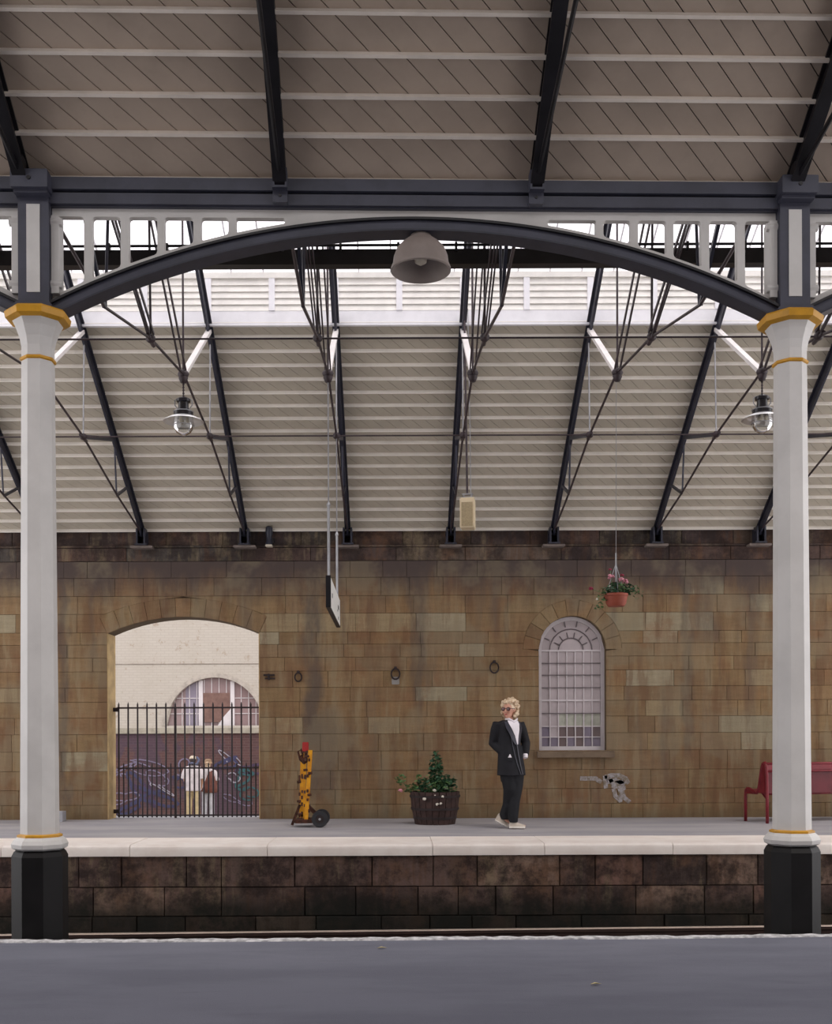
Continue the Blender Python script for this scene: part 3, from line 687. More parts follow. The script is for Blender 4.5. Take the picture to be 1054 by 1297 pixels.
# trusses
def truss(i, X, label):
    t = thing('roof_truss', label, 'roof truss', (X, YW-.1, ZW-.2), group='iron trusses of the far roof')
    O = Vector((X, YW-.1, ZW-.2))
    def q(y, z, x=0): return Vector((x, y, z))-Vector((0, O.y, O.z))
    far_ = lambda y: zc_(y)-.115
    near_ = lambda y: (za_+ZN*(y-ya_)-.09) if y < yb_ else (za_+ZN*(yb_-ya_)-.09)+(far_(YM)-(za_+ZN*(yb_-ya_)-.09))*(y-yb_)/(YM-yb_)
    for sgn in (1, -1):
        M_ = lambda y: y if sgn > 0 else 2*YM-y
        ry = (lambda y: far_(y)) if sgn > 0 else (lambda y: near_(2*YM-y))
        b = MB().bar(q(M_(15.98), ry(15.98)), q(YM, ry(YM)), .026, .13).bar(q(M_(15.98), ry(15.98)+.06), q(YM, ry(YM)+.06), .085, .016) if sgn > 0 else MB().bar(q(M_(15.98), ry(15.98)), q(yb_, near_(yb_)), .016, .08).bar(q(yb_, near_(yb_)), q(YM, ry(YM)), .016, .08).bar(q(M_(15.98), ry(15.98)+.045), q(yb_, near_(yb_)+.045), .055, .012)
        b.build('rafter', NAVY_D, t)
        F_, D, Cc, B = (15.93, ry(15.93)-.02), (14.55, 4.375), (12.98, 4.71), (11.40, 4.905)
        for a, c_ in ((F_, D), (D, Cc), (Cc, B)):
            ya, yc = M_(a[0]), (M_(c_[0]) if c_ is not B else 11.40)
            MB().tube([q(ya, a[1]), q(yc, c_[1])], .013, 6).build('tie_rod', IRON, t)
        (MB().bar(q(M_(12.98), 4.71), q(M_(14.4), ry(14.4)), .035, .05) if sgn > 0 else MB().bar(q(M_(12.98), 4.71), q(M_(14.4), ry(14.4)), .012, .03)).build('strut', NAVY_D if sgn > 0 else IRON, t)
        MB().bar(q(M_(14.55), 4.375), q(M_(15.15), ry(15.15)), .025, .035).build('strut', NAVY_D, t)
        MB().tube([q(M_(12.98), 4.71), q(M_(13.03), ry(13.03))], .009 if sgn > 0 else .011, 6).build('hanger', STEEL if sgn > 0 else IRON, t)
        MB().tube([q(M_(14.52), 4.375), q(M_(14.42), ry(14.42))], .012, 6).build('hanger', NAVY, t)
        if sgn > 0: MB().bar(q(11.40, 4.92), q(12.95, ry(12.95)+.01), .06, .04).build('raking_strut', TRUSS_W, t)
        else:
            for s_ in (-.026, .026): MB().bar(q(11.38, 4.92, s_), q(9.80, near_(9.80), s_), .014, .035).build('raking_strut', IRON, t)
            for s_ in (-.026, .026): MB().bar(q(9.85, 4.75, s_), q(8.42, near_(8.42), s_), .012, .032).build('raking_strut', IRON, t)
        # cast boss where the rods meet
        MB().ell(q(M_(12.98), 4.71), (.045, .05, .04), 10, 6).tube([q(M_(12.98)-.12, 4.70), q(M_(12.98)+.12, 4.69)], .02, 6).build('node', IRON, t, smooth=True)
    MB().tube([q(11.36, 4.905), q(11.34, far_(YM))], .011, 6).build('king_rod', IRON, t)
    MB().ell(q(11.36, 4.9), (.06, .06, .045), 10, 6).lathe([(.03, -.09), (.05, -.04), (.03, .0)], q(11.36, 4.9), 8).build('node', IRON, t, smooth=True)
    sh = MB()
    for s_ in (-1, 1): sh.box(s_*.055-.012, s_*.055+.012, -.10, .12, -.02, .2)
    sh.box(-.085, .085, -.10, .1, -.04, -.02); sh.tube([(-.075, 0, .12), (.075, 0, .12)], .03, 8)
    sh.build('shoe', NAVY_D, t)
    MB().box(-.16, .16, -.06, .1, -.075, -.042, .006).build('bearing_stone', mat('pad_stone', lin((128, 116, 110)), .9) if i == 0 else bpy.data.materials['pad_stone'], t)
ORD = ['first', 'second', 'third', 'fourth', 'fifth', 'sixth', 'seventh', 'eighth']
LB = ['iron roof truss footing left of the left white column', 'iron roof truss footing above the left jamb of the arched gateway', 'iron roof truss footing beside the small wall light, a railway lamp hanging from it',
      'iron roof truss carrying the hanging white sign', 'iron roof truss with the cream loudspeaker hung beside it', 'iron roof truss carrying the hanging flower basket, above the arched window',
      'iron roof truss whose railway lamp hangs beside the right white column', 'iron roof truss footing just right of the right white column', 'iron roof truss at the far right edge, footing out of view']
for i, X in enumerate(TX): truss(i, X, LB[i])
def long_rod(name, y, z, r, label, m=IRON):
    o_ = MB().tube([(XL+.7, 0, 0), (XR-.7, 0, 0)], r, 6).build(name, m, loc=(0, y, z)); return tag(o_, label, 'tie rod')
long_rod('tie_rod', 12.98, 4.71, .009, 'thin iron tie rod running lengthwise low across the far ceiling')
long_rod('tie_rod', 9.85, 4.71, .009, 'thin iron tie rod running lengthwise below the roof lantern louvres')
# beam with a conduit on brackets under the near side of the lantern
YB = 9.42
bm = thing('longitudinal_beam', 'thick dark beam crossing behind the arch with a thin conduit above it', 'beam', (0, YB, PZ(328, YB)))
hb = (PZ(318, YB)-PZ(337, YB))/2
b = MB().box(XL+.6, XR-.6, -.05, .05, -hb, hb, .01).build('beam', BLACK, bm)
MB().tube([(XL+.6, -.06, hb+.028), (XR-.6, -.06, hb+.028)], .012, 6).build('conduit', BLACK, bm)
for i in range(36): MB().box(-.01, .01, -.07, -.03, hb-.02, hb+.05).build('bracket', BLACK, bm, loc=(XL+.8+i*.49, 0, 0))
# lantern
lan = setting('roof_lantern', (0, YLV, 0))
zb, zt1 = PZ(406, YLV), PZ(345, YLV); zlb = PZ(393, YLV); zlt = PZ(352, YLV)
MB().box(XL+.6, XR-.6, 0, .05, zb-.05, zlb).build('sill_board', LOUVRE_W, lan)
MB().box(XL+.6, XR-.6, -.02, .07, zlt, zt1).build('head_board', LOUVRE, lan)
posts = [X+d for X in [TX[0]-TS]+TX for d in (0, TS/2)]
hwp = .035
for X in posts: MB().box(X-hwp, X+hwp, -.015, .06, zlb, zlt).build('louvre_post', LOUVRE_W, lan)
sl0 = None; ns = 5; dzs = (zlt-zlb)/ns
for a, c in zip(posts, posts[1:]):
    for k in range(ns):
        if sl0 is None:
            sl0 = MB().prism_x([(-.004, .0), (.008, -.004), (.030, dzs*1.0), (.018, dzs*1.02)], a+hwp-a, TS/2-hwp).build('louvre_slat', LOUVRE, lan); sl0.location = (a, 0, zlb+k*dzs)
        else: inst(sl0, lan, (a, 0, zlb+k*dzs))
MB().box(XL+.6, XR-.6, .12, .15, zb, zt1).build('back_screen', LOUVRE_W, lan)
zr = zt1+.62; yr = YM-YLV
for s_, y0_ in ((1, 0.02), (-1, 2*yr-.02)):
    x_ = TX[0]-TS-.1
    while x_ < TX[-1]+TS:
        xx = x_+.37175
        q4 = [Vector((x_+.012, y0_, zt1+.005)), Vector((xx-.012, y0_, zt1+.005)), Vector((xx-.012, yr, zr)), Vector((x_+.012, yr, zr))]
        MB().add([*q4], [(0, 1, 2, 3)] if s_ > 0 else [(3, 2, 1, 0)]).build('roof_pane', ROOFGLASS, lan)
        MB().bar((x_, y0_, zt1+.01), (x_, yr, zr+.01), .016, .03).build('glazing_bar', LOUVRE_W, lan)
        x_ = xx
MB().box(XL+.6, XR-.6, yr-.04, yr+.04, zr-.02, zr+.06).build('ridge_piece', LOUVRE_W, lan)
MB().box(XL+.6, XR-.6, 2*yr-.05, 2*yr, zb-.05, zlb).build('sill_board', LOUVRE_W, lan)
MB().box(XL+.6, XR-.6, 2*yr-.05, 2*yr, zlt, zt1).build('head_board', LOUVRE, lan)

# ================================================================ COLUMN ROW
YC = 6.5
def rowpt(x, y=YC, z=0):
    dx, dy = x-ROW[0], y-ROW[1]; return (ROW[0]+dx*cos(ROWA)-dy*sin(ROWA), ROW[1]+dx*sin(ROWA)+dy*cos(ROWA), z)
XC = [PX(49.5, 6.45, 800), PX(1002.5, 6.55, 800)]
def Zr(py): return PZ(py, YC, 527)
def octo(prof, b=None, a0=pi/8): return (b or MB()).lathe(prof, n=8, a0=a0)
zj, zg0, zg1 = Zr(1073), Zr(1058), Zr(1053)
zn0, zn1, zc0, zc1, zd = Zr(462), Zr(457), Zr(413), Zr(410), Zr(394)
def column(X, label):
    y = rowpt(X); t = thing('station_column', label, 'column', (y[0], y[1], -1.0), ROWA, 'octagonal columns of the arcade')
    k = 1/cos(pi/8)*.98
    def O(prof): return octo([(r*k, z+1.0) for r, z in prof])
    O([(.165, -1.05), (.165, -.8), (.150, -.78), (.150, zj-.035), (.138, zj-.01), (.128, zj)]).build('pier', PIERB, t)
    O([(.126, zj), (.148, zj+.012), (.152, zj+.035), (.140, zj+.058), (.122, zj+.075), (.112, zg0)]).build('base_moulding', COLUMN_W, t)
    O([(.112, zg0), (.121, zg0+.006), (.121, zg1-.006), (.106, zg1)]).build('gold_ring', GOLD, t)
    O([(.104, zg1), (.0885, zn0)]).build('shaft', COLUMN_W, t)
    O([(.0885, zn0), (.097, zn0+.006), (.097, zn1-.004), (.088, zn1)]).build('gold_ring', GOLD, t)
    O([(.088, zn1), (.088, zn1+.06), (.097, zn1+.11), (.118, zc0-.035), (.135, zc0)]).build('capital', COLUMN_W, t)
    O([(.135, zc0), (.172, zc0+.012), (.178, zc0+.045), (.165, zc1+.045), (.10, zc1+.05)]).build('abacus', GOLD, t)
    # square post over the capital
    pz0, pz1 = zc1+.05+1, Zr(256)+1; hw = .088
    MB().box(-.11, .11, -.11, .11, pz0-.01, pz0+.03, .02).box(-hw, hw, -.085, .085, pz0+.02, pz1, .0).build('post', NAVY, t)
    MB().box(-.038, .038, -.09, -.080, Zr(380)+1, Zr(271)+1).build('post_panel', COLUMN_W, t)
    for s_ in (-1, 1):
        xx = s_*(hw+.026)
        MB().box(xx-.022, xx+.022, -.05, .05, Zr(378)+1, Zr(281)+1).build('colonnette', COLUMN_W, t)
        for pz in (Zr(288)+1, Zr(366)+1):
            MB().tube([(s_*hw, -.03, pz), (s_*(hw+.064), -.03, pz)], .026, 8).build('colonnette_ring', COLUMN_W, t)
    MB().box(-.105, .105, -.17, .09, Zr(258)+1, Zr(236)+1, .004).box(-.095, .095, -.14, .09, Zr(262)+1, Zr(258)+1).build('cap_block', NAVY, t)
    MB().tube([(0, -.176, Zr(247)+1), (0, -.166, Zr(247)+1)], .012, 8).build('bolt', BLACK, t)
column(XC[0], 'left white octagonal column with ochre bands and black pier')
column(XC[1], 'right white octagonal column with ochre bands and black pier')
# arch bays
def bay(xa, xb, label):
    xm = (xa+xb)/2; hw = (xb-xa)/2-.088
    p0 = rowpt(xm); t = thing('spandrel_arch', label, 'arch', (p0[0], p0[1], Zr(394)), ROWA, 'pierced spandrel arches between the columns')
    OZ = Zr(394); zt_ = Zr(269)-OZ; zi = Zr(279.5)-OZ
    crown = Zr(283)-OZ; spr = Zr(391)-OZ; rs_ = crown-spr; Rr = (hw*hw+rs_*rs_)/(2*rs_); zc = crown-Rr
    def arc(x, off=0.0): return zc+sqrt(max((Rr+off)**2-x*x, 0))
    # rib: dark arched flange with a raised top edge
    n_ = 48; X_ = [-hw+2*hw*i/n_ for i in range(n_+1)]
    def band(o0, o1, y0, y1, m, nm):
        rs2 = []
        for x in X_:
            th = math.asin(max(-1, min(1, x/Rr))); s_, c_ = sin(th), cos(th)
            rs2.append([((Rr+o0)*s_, y0, zc+(Rr+o0)*c_), ((Rr+o1)*s_, y0, zc+(Rr+o1)*c_), ((Rr+o1)*s_, y1, zc+(Rr+o1)*c_), ((Rr+o0)*s_, y1, zc+(Rr+o0)*c_)])
        MB().rings(rs2).build(nm, m, t)
    band(-.060, -.008, -.055, .055, NAVY, 'arch_rib'); band(-.008, .006, -.075, .075, BLACK, 'rib_flange'); band(-.068, -.058, -.065, .065, NAVY_D, 'rib_lip')
    # white pierced web: top rail, arched chord and mullions, with rounded openings
    sgnx = []
    ops = [(0.048+.0*i) for i in range(6)]
    scale = (xb-xa)/4.4335
    left = [(x0*scale, x1*scale) for x0, x1 in ((.118, .275), (.322, .487), (.535, .70), (.742, .91), (.955, 1.115), (1.16, 1.445))]
    opens = []
    for (a, c) in left: opens += [(-hw-.088+a, -hw-.088+c), (hw+.088-c, hw+.088-a)]
    opens.sort()
    chord = .040
    def bot(x): return arc(x, .006+chord)
    spans = [-hw+.003]; 
    for a, c in opens: spans += [a, c]
    spans.append(hw-.003)
    web = MB(); y0, y1 = -.022, .022
    for a, c in zip(spans, spans[1:]):
        isop = any(abs(a-o_[0]) < 1e-6 for o_ in opens)
        k_ = 6 if isop else 2
        if not isop and a < 0 < c: k_ = 24
        xx = [a+(c-a)*i/k_ for i in range(k_+1)]
        if isop:
            web.prism([(a, zi), (c, zi), (c, zt_), (a, zt_)], y0, y1)
            web.prism([(x, arc(x, .004)) for x in xx]+[(x, bot(x)) for x in xx[::-1]], y0, y1)
            h = zi-max(bot(a), bot(c)); r_ = min(.018, abs(c-a)*.2, max(h*.3, .004))
            for (cx_, cz_, sx, sz) in ((a, zi, 1, -1), (c, zi, -1, -1), (a, bot(a), 1, 1), (c, bot(c), -1, 1)):
                if zi-bot(cx_) < .02: continue
                sl2 = (bot(cx_+sx*r_)-bot(cx_)) if sz > 0 else 0
                web.prism([(cx_, cz_), (cx_+sx*r_, cz_+sl2), (cx_+sx*r_*.3, cz_+sl2*.3+sz*r_*.3), (cx_, cz_+sz*r_)], y0+.0005, y1-.0005)
        else:
            web.prism([(x, arc(x, .004)) for x in xx]+[(xx[-1], zt_), (xx[0], zt_)], y0, y1)
    web.build('pierced_web', COLUMN_W, t)
    MB().box(-hw, hw, -.05, .05, zt_-.002, zt_+.006).build('top_fillet', NAVY, t)
    return t
bay(XC[0], XC[1], 'white pierced spandrel with dark arched rib spanning between both columns')
bay(XC[0]-4.4335, XC[0], 'spandrel arch left of the left column, only its springing in view')
bay(XC[1], XC[1]+4.4335, 'spandrel arch right of the right column, only its springing in view')
# fascia beams
fa = thing('fascia_beam', 'long blue-grey two-stepped beam lying over the arches', 'beam', (ROW[0], ROW[1], Zr(268)), ROWA)
H0 = Zr(268)
b = MB().box(-6.4, 6.8, -.07, .09, 0, Zr(254.5)-H0, .004).build('lower_board', NAVY, fa)
b = MB().box(-6.4, 6.8, -.045, .09, Zr(254.5)-H0, Zr(251.5)-H0).build('shadow_gap', BLACK, fa)
b = MB().box(-6.4, 6.8, -.085, .09, Zr(251.5)-H0, Zr(236.5)-H0, .004).build('upper_board', NAVY, fa)

# ================================================================ NEAR ROOF
nr = setting('ceiling_near', (ROW[0], ROW[1], 0), ROWA)
NS = .64; s2_ = sqrt(1+NS*NS); zf = Zr(236.5)
org = Vector((0, -.03, zf+.01)); evr = Vector((0, -1/s2_, NS/s2_)); enr = Vector((0, NS/s2_, 1/s2_))
LR = .94*s2_
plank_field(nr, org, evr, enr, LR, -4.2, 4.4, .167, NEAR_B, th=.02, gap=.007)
b = MB(); lo = [org+enr*.024+ex*-4.4, org+enr*.024+ex*4.6, org+evr*LR+enr*.024+ex*4.6, org+evr*LR+enr*.024+ex*-4.4]; b.add([*lo, *[p+enr*.06 for p in lo]], [(0, 1, 2, 3), (7, 6, 5, 4), (0, 4, 5, 1), (1, 5, 6, 2), (2, 6, 7, 3), (3, 7, 4, 0)]).build('roof_slates', SLATE, nr)
def vof(py):                                     # slope distance of a purlin seen at height py
    A = (CZ-py)/F; Y = (zf+.01-.03-EYE+NS*6.47)/(A+NS); return (6.47-Y)*s2_
for py in (234.5, 177, 128, 75.5, 21.5):
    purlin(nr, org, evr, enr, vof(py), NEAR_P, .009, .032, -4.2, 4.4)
cb = org+evr*LR
MB().box(-4.2, 4.4, cb.y-.10, cb.y+.0, cb.z-.02, cb.z+.14).build('curb_beam', BLACK, nr)
# glazed slope beyond the curb beam, rising over the near platform
for i in range(12):
    x_ = -4.2+i*.7167
    q4 = [Vector((x_+.01, cb.y-.1, cb.z+.1)), Vector((x_+.7, cb.y-.1, cb.z+.1)), Vector((x_+.7, cb.y-1.7, cb.z+1.1)), Vector((x_+.01, cb.y-1.7, cb.z+1.1))]
    MB().add(q4, [(0, 1, 2, 3)]).build('roof_pane', ROOFGLASS, nr)
    MB().bar((x_, cb.y-.1, cb.z+.1), (x_, cb.y-1.7, cb.z+1.1), .03, .05).build('glazing_bar', BLACK, nr)
NRL = ['near-roof rafter meeting the top of the left column', 'near-roof rafter footing on the fascia beam, left of the dome lamp', 'near-roof rafter footing on the fascia beam, right of the dome lamp', 'near-roof rafter meeting the top of the right column']
for i, px in enumerate((39, 357, 676.5, 1001)):
    Xr = PX(px, 6.5, 240)-ROW[0]; p0 = rowpt(Xr+ROW[0])
    t = thing('near_rafter', 'black '+NRL[i], 'rafter', (p0[0], p0[1], zf), ROWA, 'black rafters under the near roof')
    dn = .085
    a = Vector((0, -.07, -.03)); c = Vector((0, -2.6, -.03+2.53*NS))
    MB().bar(a, c, .03, .11).bar(a-Vector((0, 0, .062)), c-Vector((0, 0, .062)), .078, .016).bar(a+Vector((0, 0, .055)), c+Vector((0, 0, .055)), .07, .012).build('rafter', BLACK, t)
    MB().tube([(0, -.16, -.015), (0, -.9, .12), (0, -2.6, .43)], .013, 6).tube([(0, -2.6, .43), (0, -2.6, 1.5)], .013, 6).build('tie_rod', BLACK, t)
    MB().box(-.03, .03, -.20, -.12, -.01, .07, .005).build('clevis', BLACK, t)
    if i in (1, 2):
        sh = MB()
        for s_ in (-1, 1): sh.box(s_*.036-.006, s_*.036+.006, -.15, -.08, -.07, .03)
        sh.box(-.042, .042, -.15, -.08, -.082, -.07).box(-.042, .042, -.105, -.07, Zr(268)-zf, -.082, .004)
        sh.build('shoe', NAVY, t); MB().tube([(0, -.112, Zr(260)-zf), (0, -.1, Zr(260)-zf)], .008, 8).build('bolt', BLACK, t)

# unseen roof slope and back wall, added to cut sky light behind the camera
b = MB(); yb0, yb1 = cb.y-2.6, -8.6; zb0, zb1 = cb.z+.35, 4.6
MB().add([(-8, yb0, zb0), (8, yb0, zb0), (8, yb1, zb1), (-8, yb1, zb1), (-8, yb0, zb0+.1), (8, yb0, zb0+.1), (8, yb1, zb1+.1), (-8, yb1, zb1+.1)], [(0, 1, 2, 3), (7, 6, 5, 4), (0, 4, 5, 1), (1, 5, 6, 2), (2, 6, 7, 3), (3, 7, 4, 0)]).build('light_block_slope', NEAR_B, nr)
o = MB().box(-8, 8, -2.4, -2.1, -.2, 4.75).build('light_block_wall', STONE_P); o['kind'] = 'structure'; o.color = lin((128, 108, 90))

# ================================================================ LAMPS, SIGN, SPEAKER
# dome lamp under the arch
YD = 6.53; X, _, Zd = P(533, 345, YD); r0 = 38*YD/F
t = thing('dome_lamp', 'large grey dome pendant lamp under the crown of the arch', 'lamp', (X, YD-.02, Zd))
zto = PZ(303, YD, 533)-Zd
prof = [(r0, 0), (r0*1.0, .012), (r0*.93, .04), (r0*.90, .08), (r0*.8, .125), (r0*.62, .16), (r0*.40, .19), (r0*.30, zto+.02)]
MB().rings([[(r*cos(2*pi*k/32), r*sin(2*pi*k/32), z) for k in range(32)] for r, z in prof]+[[(r*.97*cos(2*pi*k/32), r*.97*sin(2*pi*k/32), z-.006) for k in range(32)] for r, z in prof[:0:-1]+[(r0, .001)]], cap=False).build('shade', GREYLAMP, t, smooth=True)
MB().lathe([(r0*.3, .18), (r0*.34, .2), (r0*.34, .27)], n=16).build('neck', GREYLAMP, t, smooth='auto')
MB().lathe([(.018, .19), (.03, .15), (.042, .09), (.035, .05), (.01, .035)], n=14).build('bulb', BULB, t, smooth=True)
# railway lamps
def railway_lamp(X, label):
    YL = 11.36; t = thing('railway_lamp', label, 'lamp', (X, YL, 4.9-.09), group='glass railway lamps hung from the trusses')
    z = -.06
    for i in range(5):
        MB().lathe([(.006, -.0), (.011, -.008), (.011, -.022), (.006, -.03)], (0, 0, -.002-i*.030), 6).build('chain_link', IRON, t)
    zb_ = -.15
    MB().lathe([(.012, zb_+.01), (.05, zb_-.005), (.072, zb_-.02), (.072, zb_-.045), (.052, zb_-.055), (.056, zb_-.13), (.075, zb_-.14)], n=20).build('canister', LAMPBLK, t, smooth='auto')
    for s_ in (-1, 1): MB().tube([(s_*.05, 0, zb_-.13), (s_*.088, 0, zb_-.08), (s_*.088, 0, zb_-.03), (s_*.06, 0, zb_-.01)], .006, 6).build('side_loop', STEEL, t)
    MB().lathe([(.078, zb_-.145), (.1, zb_-.15), (.1, zb_-.19), (.09, zb_-.2)], n=24).build('collar', LAMPBLK, t, smooth='auto')
    MB().lathe([(.1, zb_-.143), (.108, zb_-.148), (.1, zb_-.153)], n=24).lathe([(.1, zb_-.192), (.109, zb_-.197), (.1, zb_-.202)], n=24).build('bright_band', STEEL, t)
    pr = [(.10, zb_-.2), (.15, zb_-.212), (.205, zb_-.245), (.207, zb_-.25), (.15, zb_-.218), (.10, zb_-.206)]
    MB().rings([[(r*cos(2*pi*k/28), r*sin(2*pi*k/28), z_) for k in range(28)] for r, z_ in pr], cap=False).build('glass_brim', glass_mat('frosted_brim', (.90, .89, .87, 1), .10, .45) if 'frosted_brim' not in bpy.data.materials else bpy.data.materials['frosted_brim'], t, smooth=True)
    MB().lathe([(.098, zb_-.21), (.108, zb_-.27), (.1, zb_-.32), (.07, zb_-.365), (.03, zb_-.387), (.004, zb_-.39)], n=24, cap=False).build('globe', GLASS, t, smooth=True)
    MB().tube([(.106*cos(a_*pi/12), .106*sin(a_*pi/12), zb_-.29) for a_ in range(25)], .005, 6).build('globe_band', STEEL, t)
    for a_ in range(3):
        MB().ell((.04*cos(a_*2.1), .04*sin(a_*2.1), zb_-.235), (.018, .018, .035), 10, 6).build('bulb', BULB, t, smooth=True)
railway_lamp(TX[2], 'glass railway lamp hanging left, above the arched gateway')
railway_lamp(TX[6], 'glass railway lamp hanging right, against the right white column')
# hanging sign on two poles
XS = TX[3]+.0; t = thing('hanging_sign', 'white double-sided platform sign hung edge-on by two poles', 'sign', (XS, 12.3, 2.66))
y0_, y1_ = -1.0, 1.0; zl, zh = 2.50-2.66, 2.815-2.66
MB().box(-.022, .018, y0_+.02, y1_-.02, zl, zh).build('panel', SIGNW, t)
fr = MB().box(-.028, .024, y0_, y0_+.02, zl-.004, zh+.004); fr.box(-.026, .022, y1_-.02, y1_, zl-.004, zh+.004); fr.box(-.026, .021, y0_, y1_, zl-.008, zl).build('edge_frame', SIGNB, t)
for yy, zz, h in ((-.62, .0, .045), (.55, .02, .05), (.68, .025, .04), (.62, -.1, .035), (.45, -.03, .02)):
    MB().box(.018, .0195, yy-.05, yy+.05, zz-h/2, zz+h/2).build('printed_mark', SIGNB, t)
for yy, tz in ((-.94, 4.9), (.68, 4.72)):
    MB().tube([(0, yy, zh), (0, yy, 3.55-2.66)], .0145, 8).build('pole', STEEL, t)
    MB().tube([(0, yy, 3.55-2.66), (0, yy, tz-2.66)], .0065, 6).build('hanger_rod', STEEL, t)
    MB().lathe([(.01, -.03), (.022, 0), (.01, .03)], (0, yy, 3.55-2.66), 8).build('coupling', STEEL, t)
# loudspeaker
YS_ = 12.75; X, _, Zs = P(592.5, 651, YS_)
t = thing('loudspeaker', 'cream box loudspeaker hanging on a dark rod', 'loudspeaker', (X, YS_, Zs), -.15)
hh = 19*YS_/F; hw = 9.2*YS_/F
MB().box(-hw, hw, -.09, .09, -hh, hh, .012).build('cabinet', SPEAKER, t, bev=.006)
MB().box(-hw+.02, hw-.02, -.096, -.088, -hh+.02, hh-.055).build('grille', SPK_F, t)
MB().box(-.06, .06, -.03, .03, hh, hh+.02).box(-.05, -.035, -.02, .02, hh, hh+.05).box(.035, .05, -.02, .02, hh, hh+.05).box(-.06, .06, -.025, .025, hh+.045, hh+.06).build('bracket', STEEL, t)
ztop = zc_(YS_)-.05-Zs
MB().tube([(-.005, 0, hh+.05), (-.03, .0, ztop)], .012, 8).build('rod', IRON, t)
MB().tube([(.035, 0, hh+.03), (.03, .02, .9), (.01, .0, ztop)], .004, 5).build('cable', STEEL, t)
# little wall light on the cornice
t = thing('wall_light', 'small dark bulkhead light on the cornice, right of a truss foot', 'light', P(341, 690, YW-.08))
MB().lathe([(.05, 0), (.05, .03), (.038, .05), (.042, .12), (.052, .16), (.052, .25), (.02, .27)], n=12).build('housing', NAVY_D, t, smooth='auto')
MB().box(-.05, .05, -.05, .05, -.035, -.003, .01).build('lens', BULB, t)
MB().box(.03, .07, .0, .07, .04, .1).build('bracket', BLACK, t)
# small grey cabinet at the wall foot
X0 = PX(80, 15.9)
t = thing('junction_box', 'small pale grey junction box on the platform behind the left column', 'box', (X0, 15.75, 0))
MB().box(-.075, .055, -.09, .09, 0.0, .145, .006).build('case', CABINET, t); MB().box(-.06, .04, -.096, -.088, .02, .125).build('door', STEEL, t)
MB().box(-.02, -.01, -.1, -.09, .03, .115).build('hinge_line', LENS, t)

# ================================================================ PLANTS
def leaf_cloud(name, parent, pts, m, size, seed, kind=None):
    rnd = random.Random(seed); b = MB()
    for (x, y, z) in pts:
        s_ = size*rnd.uniform(.6, 1.3); a = Matrix.Rotation(rnd.uniform(0, 6.3), 3, 'Z') @ Matrix.Rotation(rnd.uniform(-1.1, 1.1), 3, 'X') @ Matrix.Rotation(rnd.uniform(-.8, .8), 3, 'Y')
        q_ = [Vector(v)*s_ for v in ((-.5, 0, 0), (-.2, -.33, .06), (.25, -.3, .05), (.6, 0, -.05), (.25, .3, .05), (-.2, .33, .06), (0, 0, .0))]
        q_ = [a @ v+Vector((x, y, z)) for v in q_]; b.add(q_, [(0, 1, 6), (1, 2, 6), (2, 3, 6), (3, 4, 6), (4, 5, 6), (5, 0, 6)])
    o_ = b.build(name, m, parent); 
    if kind: o_['kind'] = kind
    return o_
def blob(rnd, c, r, n):
    out_ = []
    while len(out_) < n:
        v = Vector((rnd.uniform(-1, 1), rnd.uniform(-1, 1), rnd.uniform(-1, 1)))
        if .35 < v.length < 1: out_.append((c[0]+v.x*r[0], c[1]+v.y*r[1], c[2]+v.z*r[2]))
    return out_
def flower(parent, c, r, m, seed, name='flower'):
    rnd = random.Random(seed); b = MB()
    for i in range(12):
        d = Vector((rnd.uniform(-1, 1), rnd.uniform(-1, 1), rnd.uniform(-.6, 1))).normalized()*r*.6
        b.ell((c[0]+d.x, c[1]+d.y, c[2]+d.z), (r*.5, r*.5, r*.38), 6, 4)
    b.build(name, m, parent, smooth=True)
YP = 15.0; s_m = YP/F
t = thing('barrel_planter', 'half-barrel wooden planter with leafy green plants on the far platform', 'planter', (PX(550.5, YP), YP, 0))
H = 41*s_m; rt, rb_ = 31.5*s_m, 25.5*s_m
nst = 22
for i in range(nst):
    a0, a1_ = 2*pi*i/nst+.012, 2*pi*(i+1)/nst-.012; rr_ = []
    for z_, rad in ((0, rb_), (H*.5, (rt+rb_)/2+.012), (H, rt)):
        rr_.append([(rad*cos(a0), rad*sin(a0), z_), (rad*cos(a1_), rad*sin(a1_), z_), ((rad-.025)*cos(a1_), (rad-.025)*sin(a1_), z_), ((rad-.025)*cos(a0), (rad-.025)*sin(a0), z_)])
    MB().rings(rr_).build('stave', BARREL, t)
for z_, rad in ((H*.2, rb_+.015), (H*.48, (rt+rb_)/2+.016), (H*.86, rt+.0)):
    MB().lathe([(rad-.012, z_-.016), (rad+.004, z_-.016), (rad+.008, z_+.016), (rad-.012, z_+.016)], n=32, cap=False).build('hoop', HOOP, t, smooth='auto')
MB().lathe([(rt-.05, H-.06), (.02, H-.04)], n=20).lathe([(.02, .01), (rb_-.03, .01)], n=20).build('soil', SOIL, t)
rnd = random.Random(2)
pts = blob(rnd, (0, 0, H+.08), (.28, .22, .12), 330)+blob(rnd, (.02, 0, H+.3), (.09, .09, .24), 200)+blob(rnd, (.16, .0, H+.1), (.16, .2, .13), 120)
leaf_cloud('foliage', t, pts, LEAF, .055, 1, 'stuff')
pts = blob(rnd, (-.14, -.06, H+.1), (.18, .12, .14), 60)+blob(rnd, (-.34, -.05, H+.05), (.1, .06, .06), 40)+blob(rnd, (-.47, -.05, H+.17), (.07, .05, .08), 26)+blob(rnd, (.1, -.15, H+.05), (.2, .1, .1), 60)
leaf_cloud('pale_foliage', t, pts, LEAF2, .05, 2, 'stuff')
MB().tube([(-.2, -.05, H), (-.36, -.05, H+.04), (-.5, -.05, H+.2)], .006, 5).tube([(0, 0, H-.04), (.02, 0, H+.45)], .008, 5).build('stem', LEAF2, t)
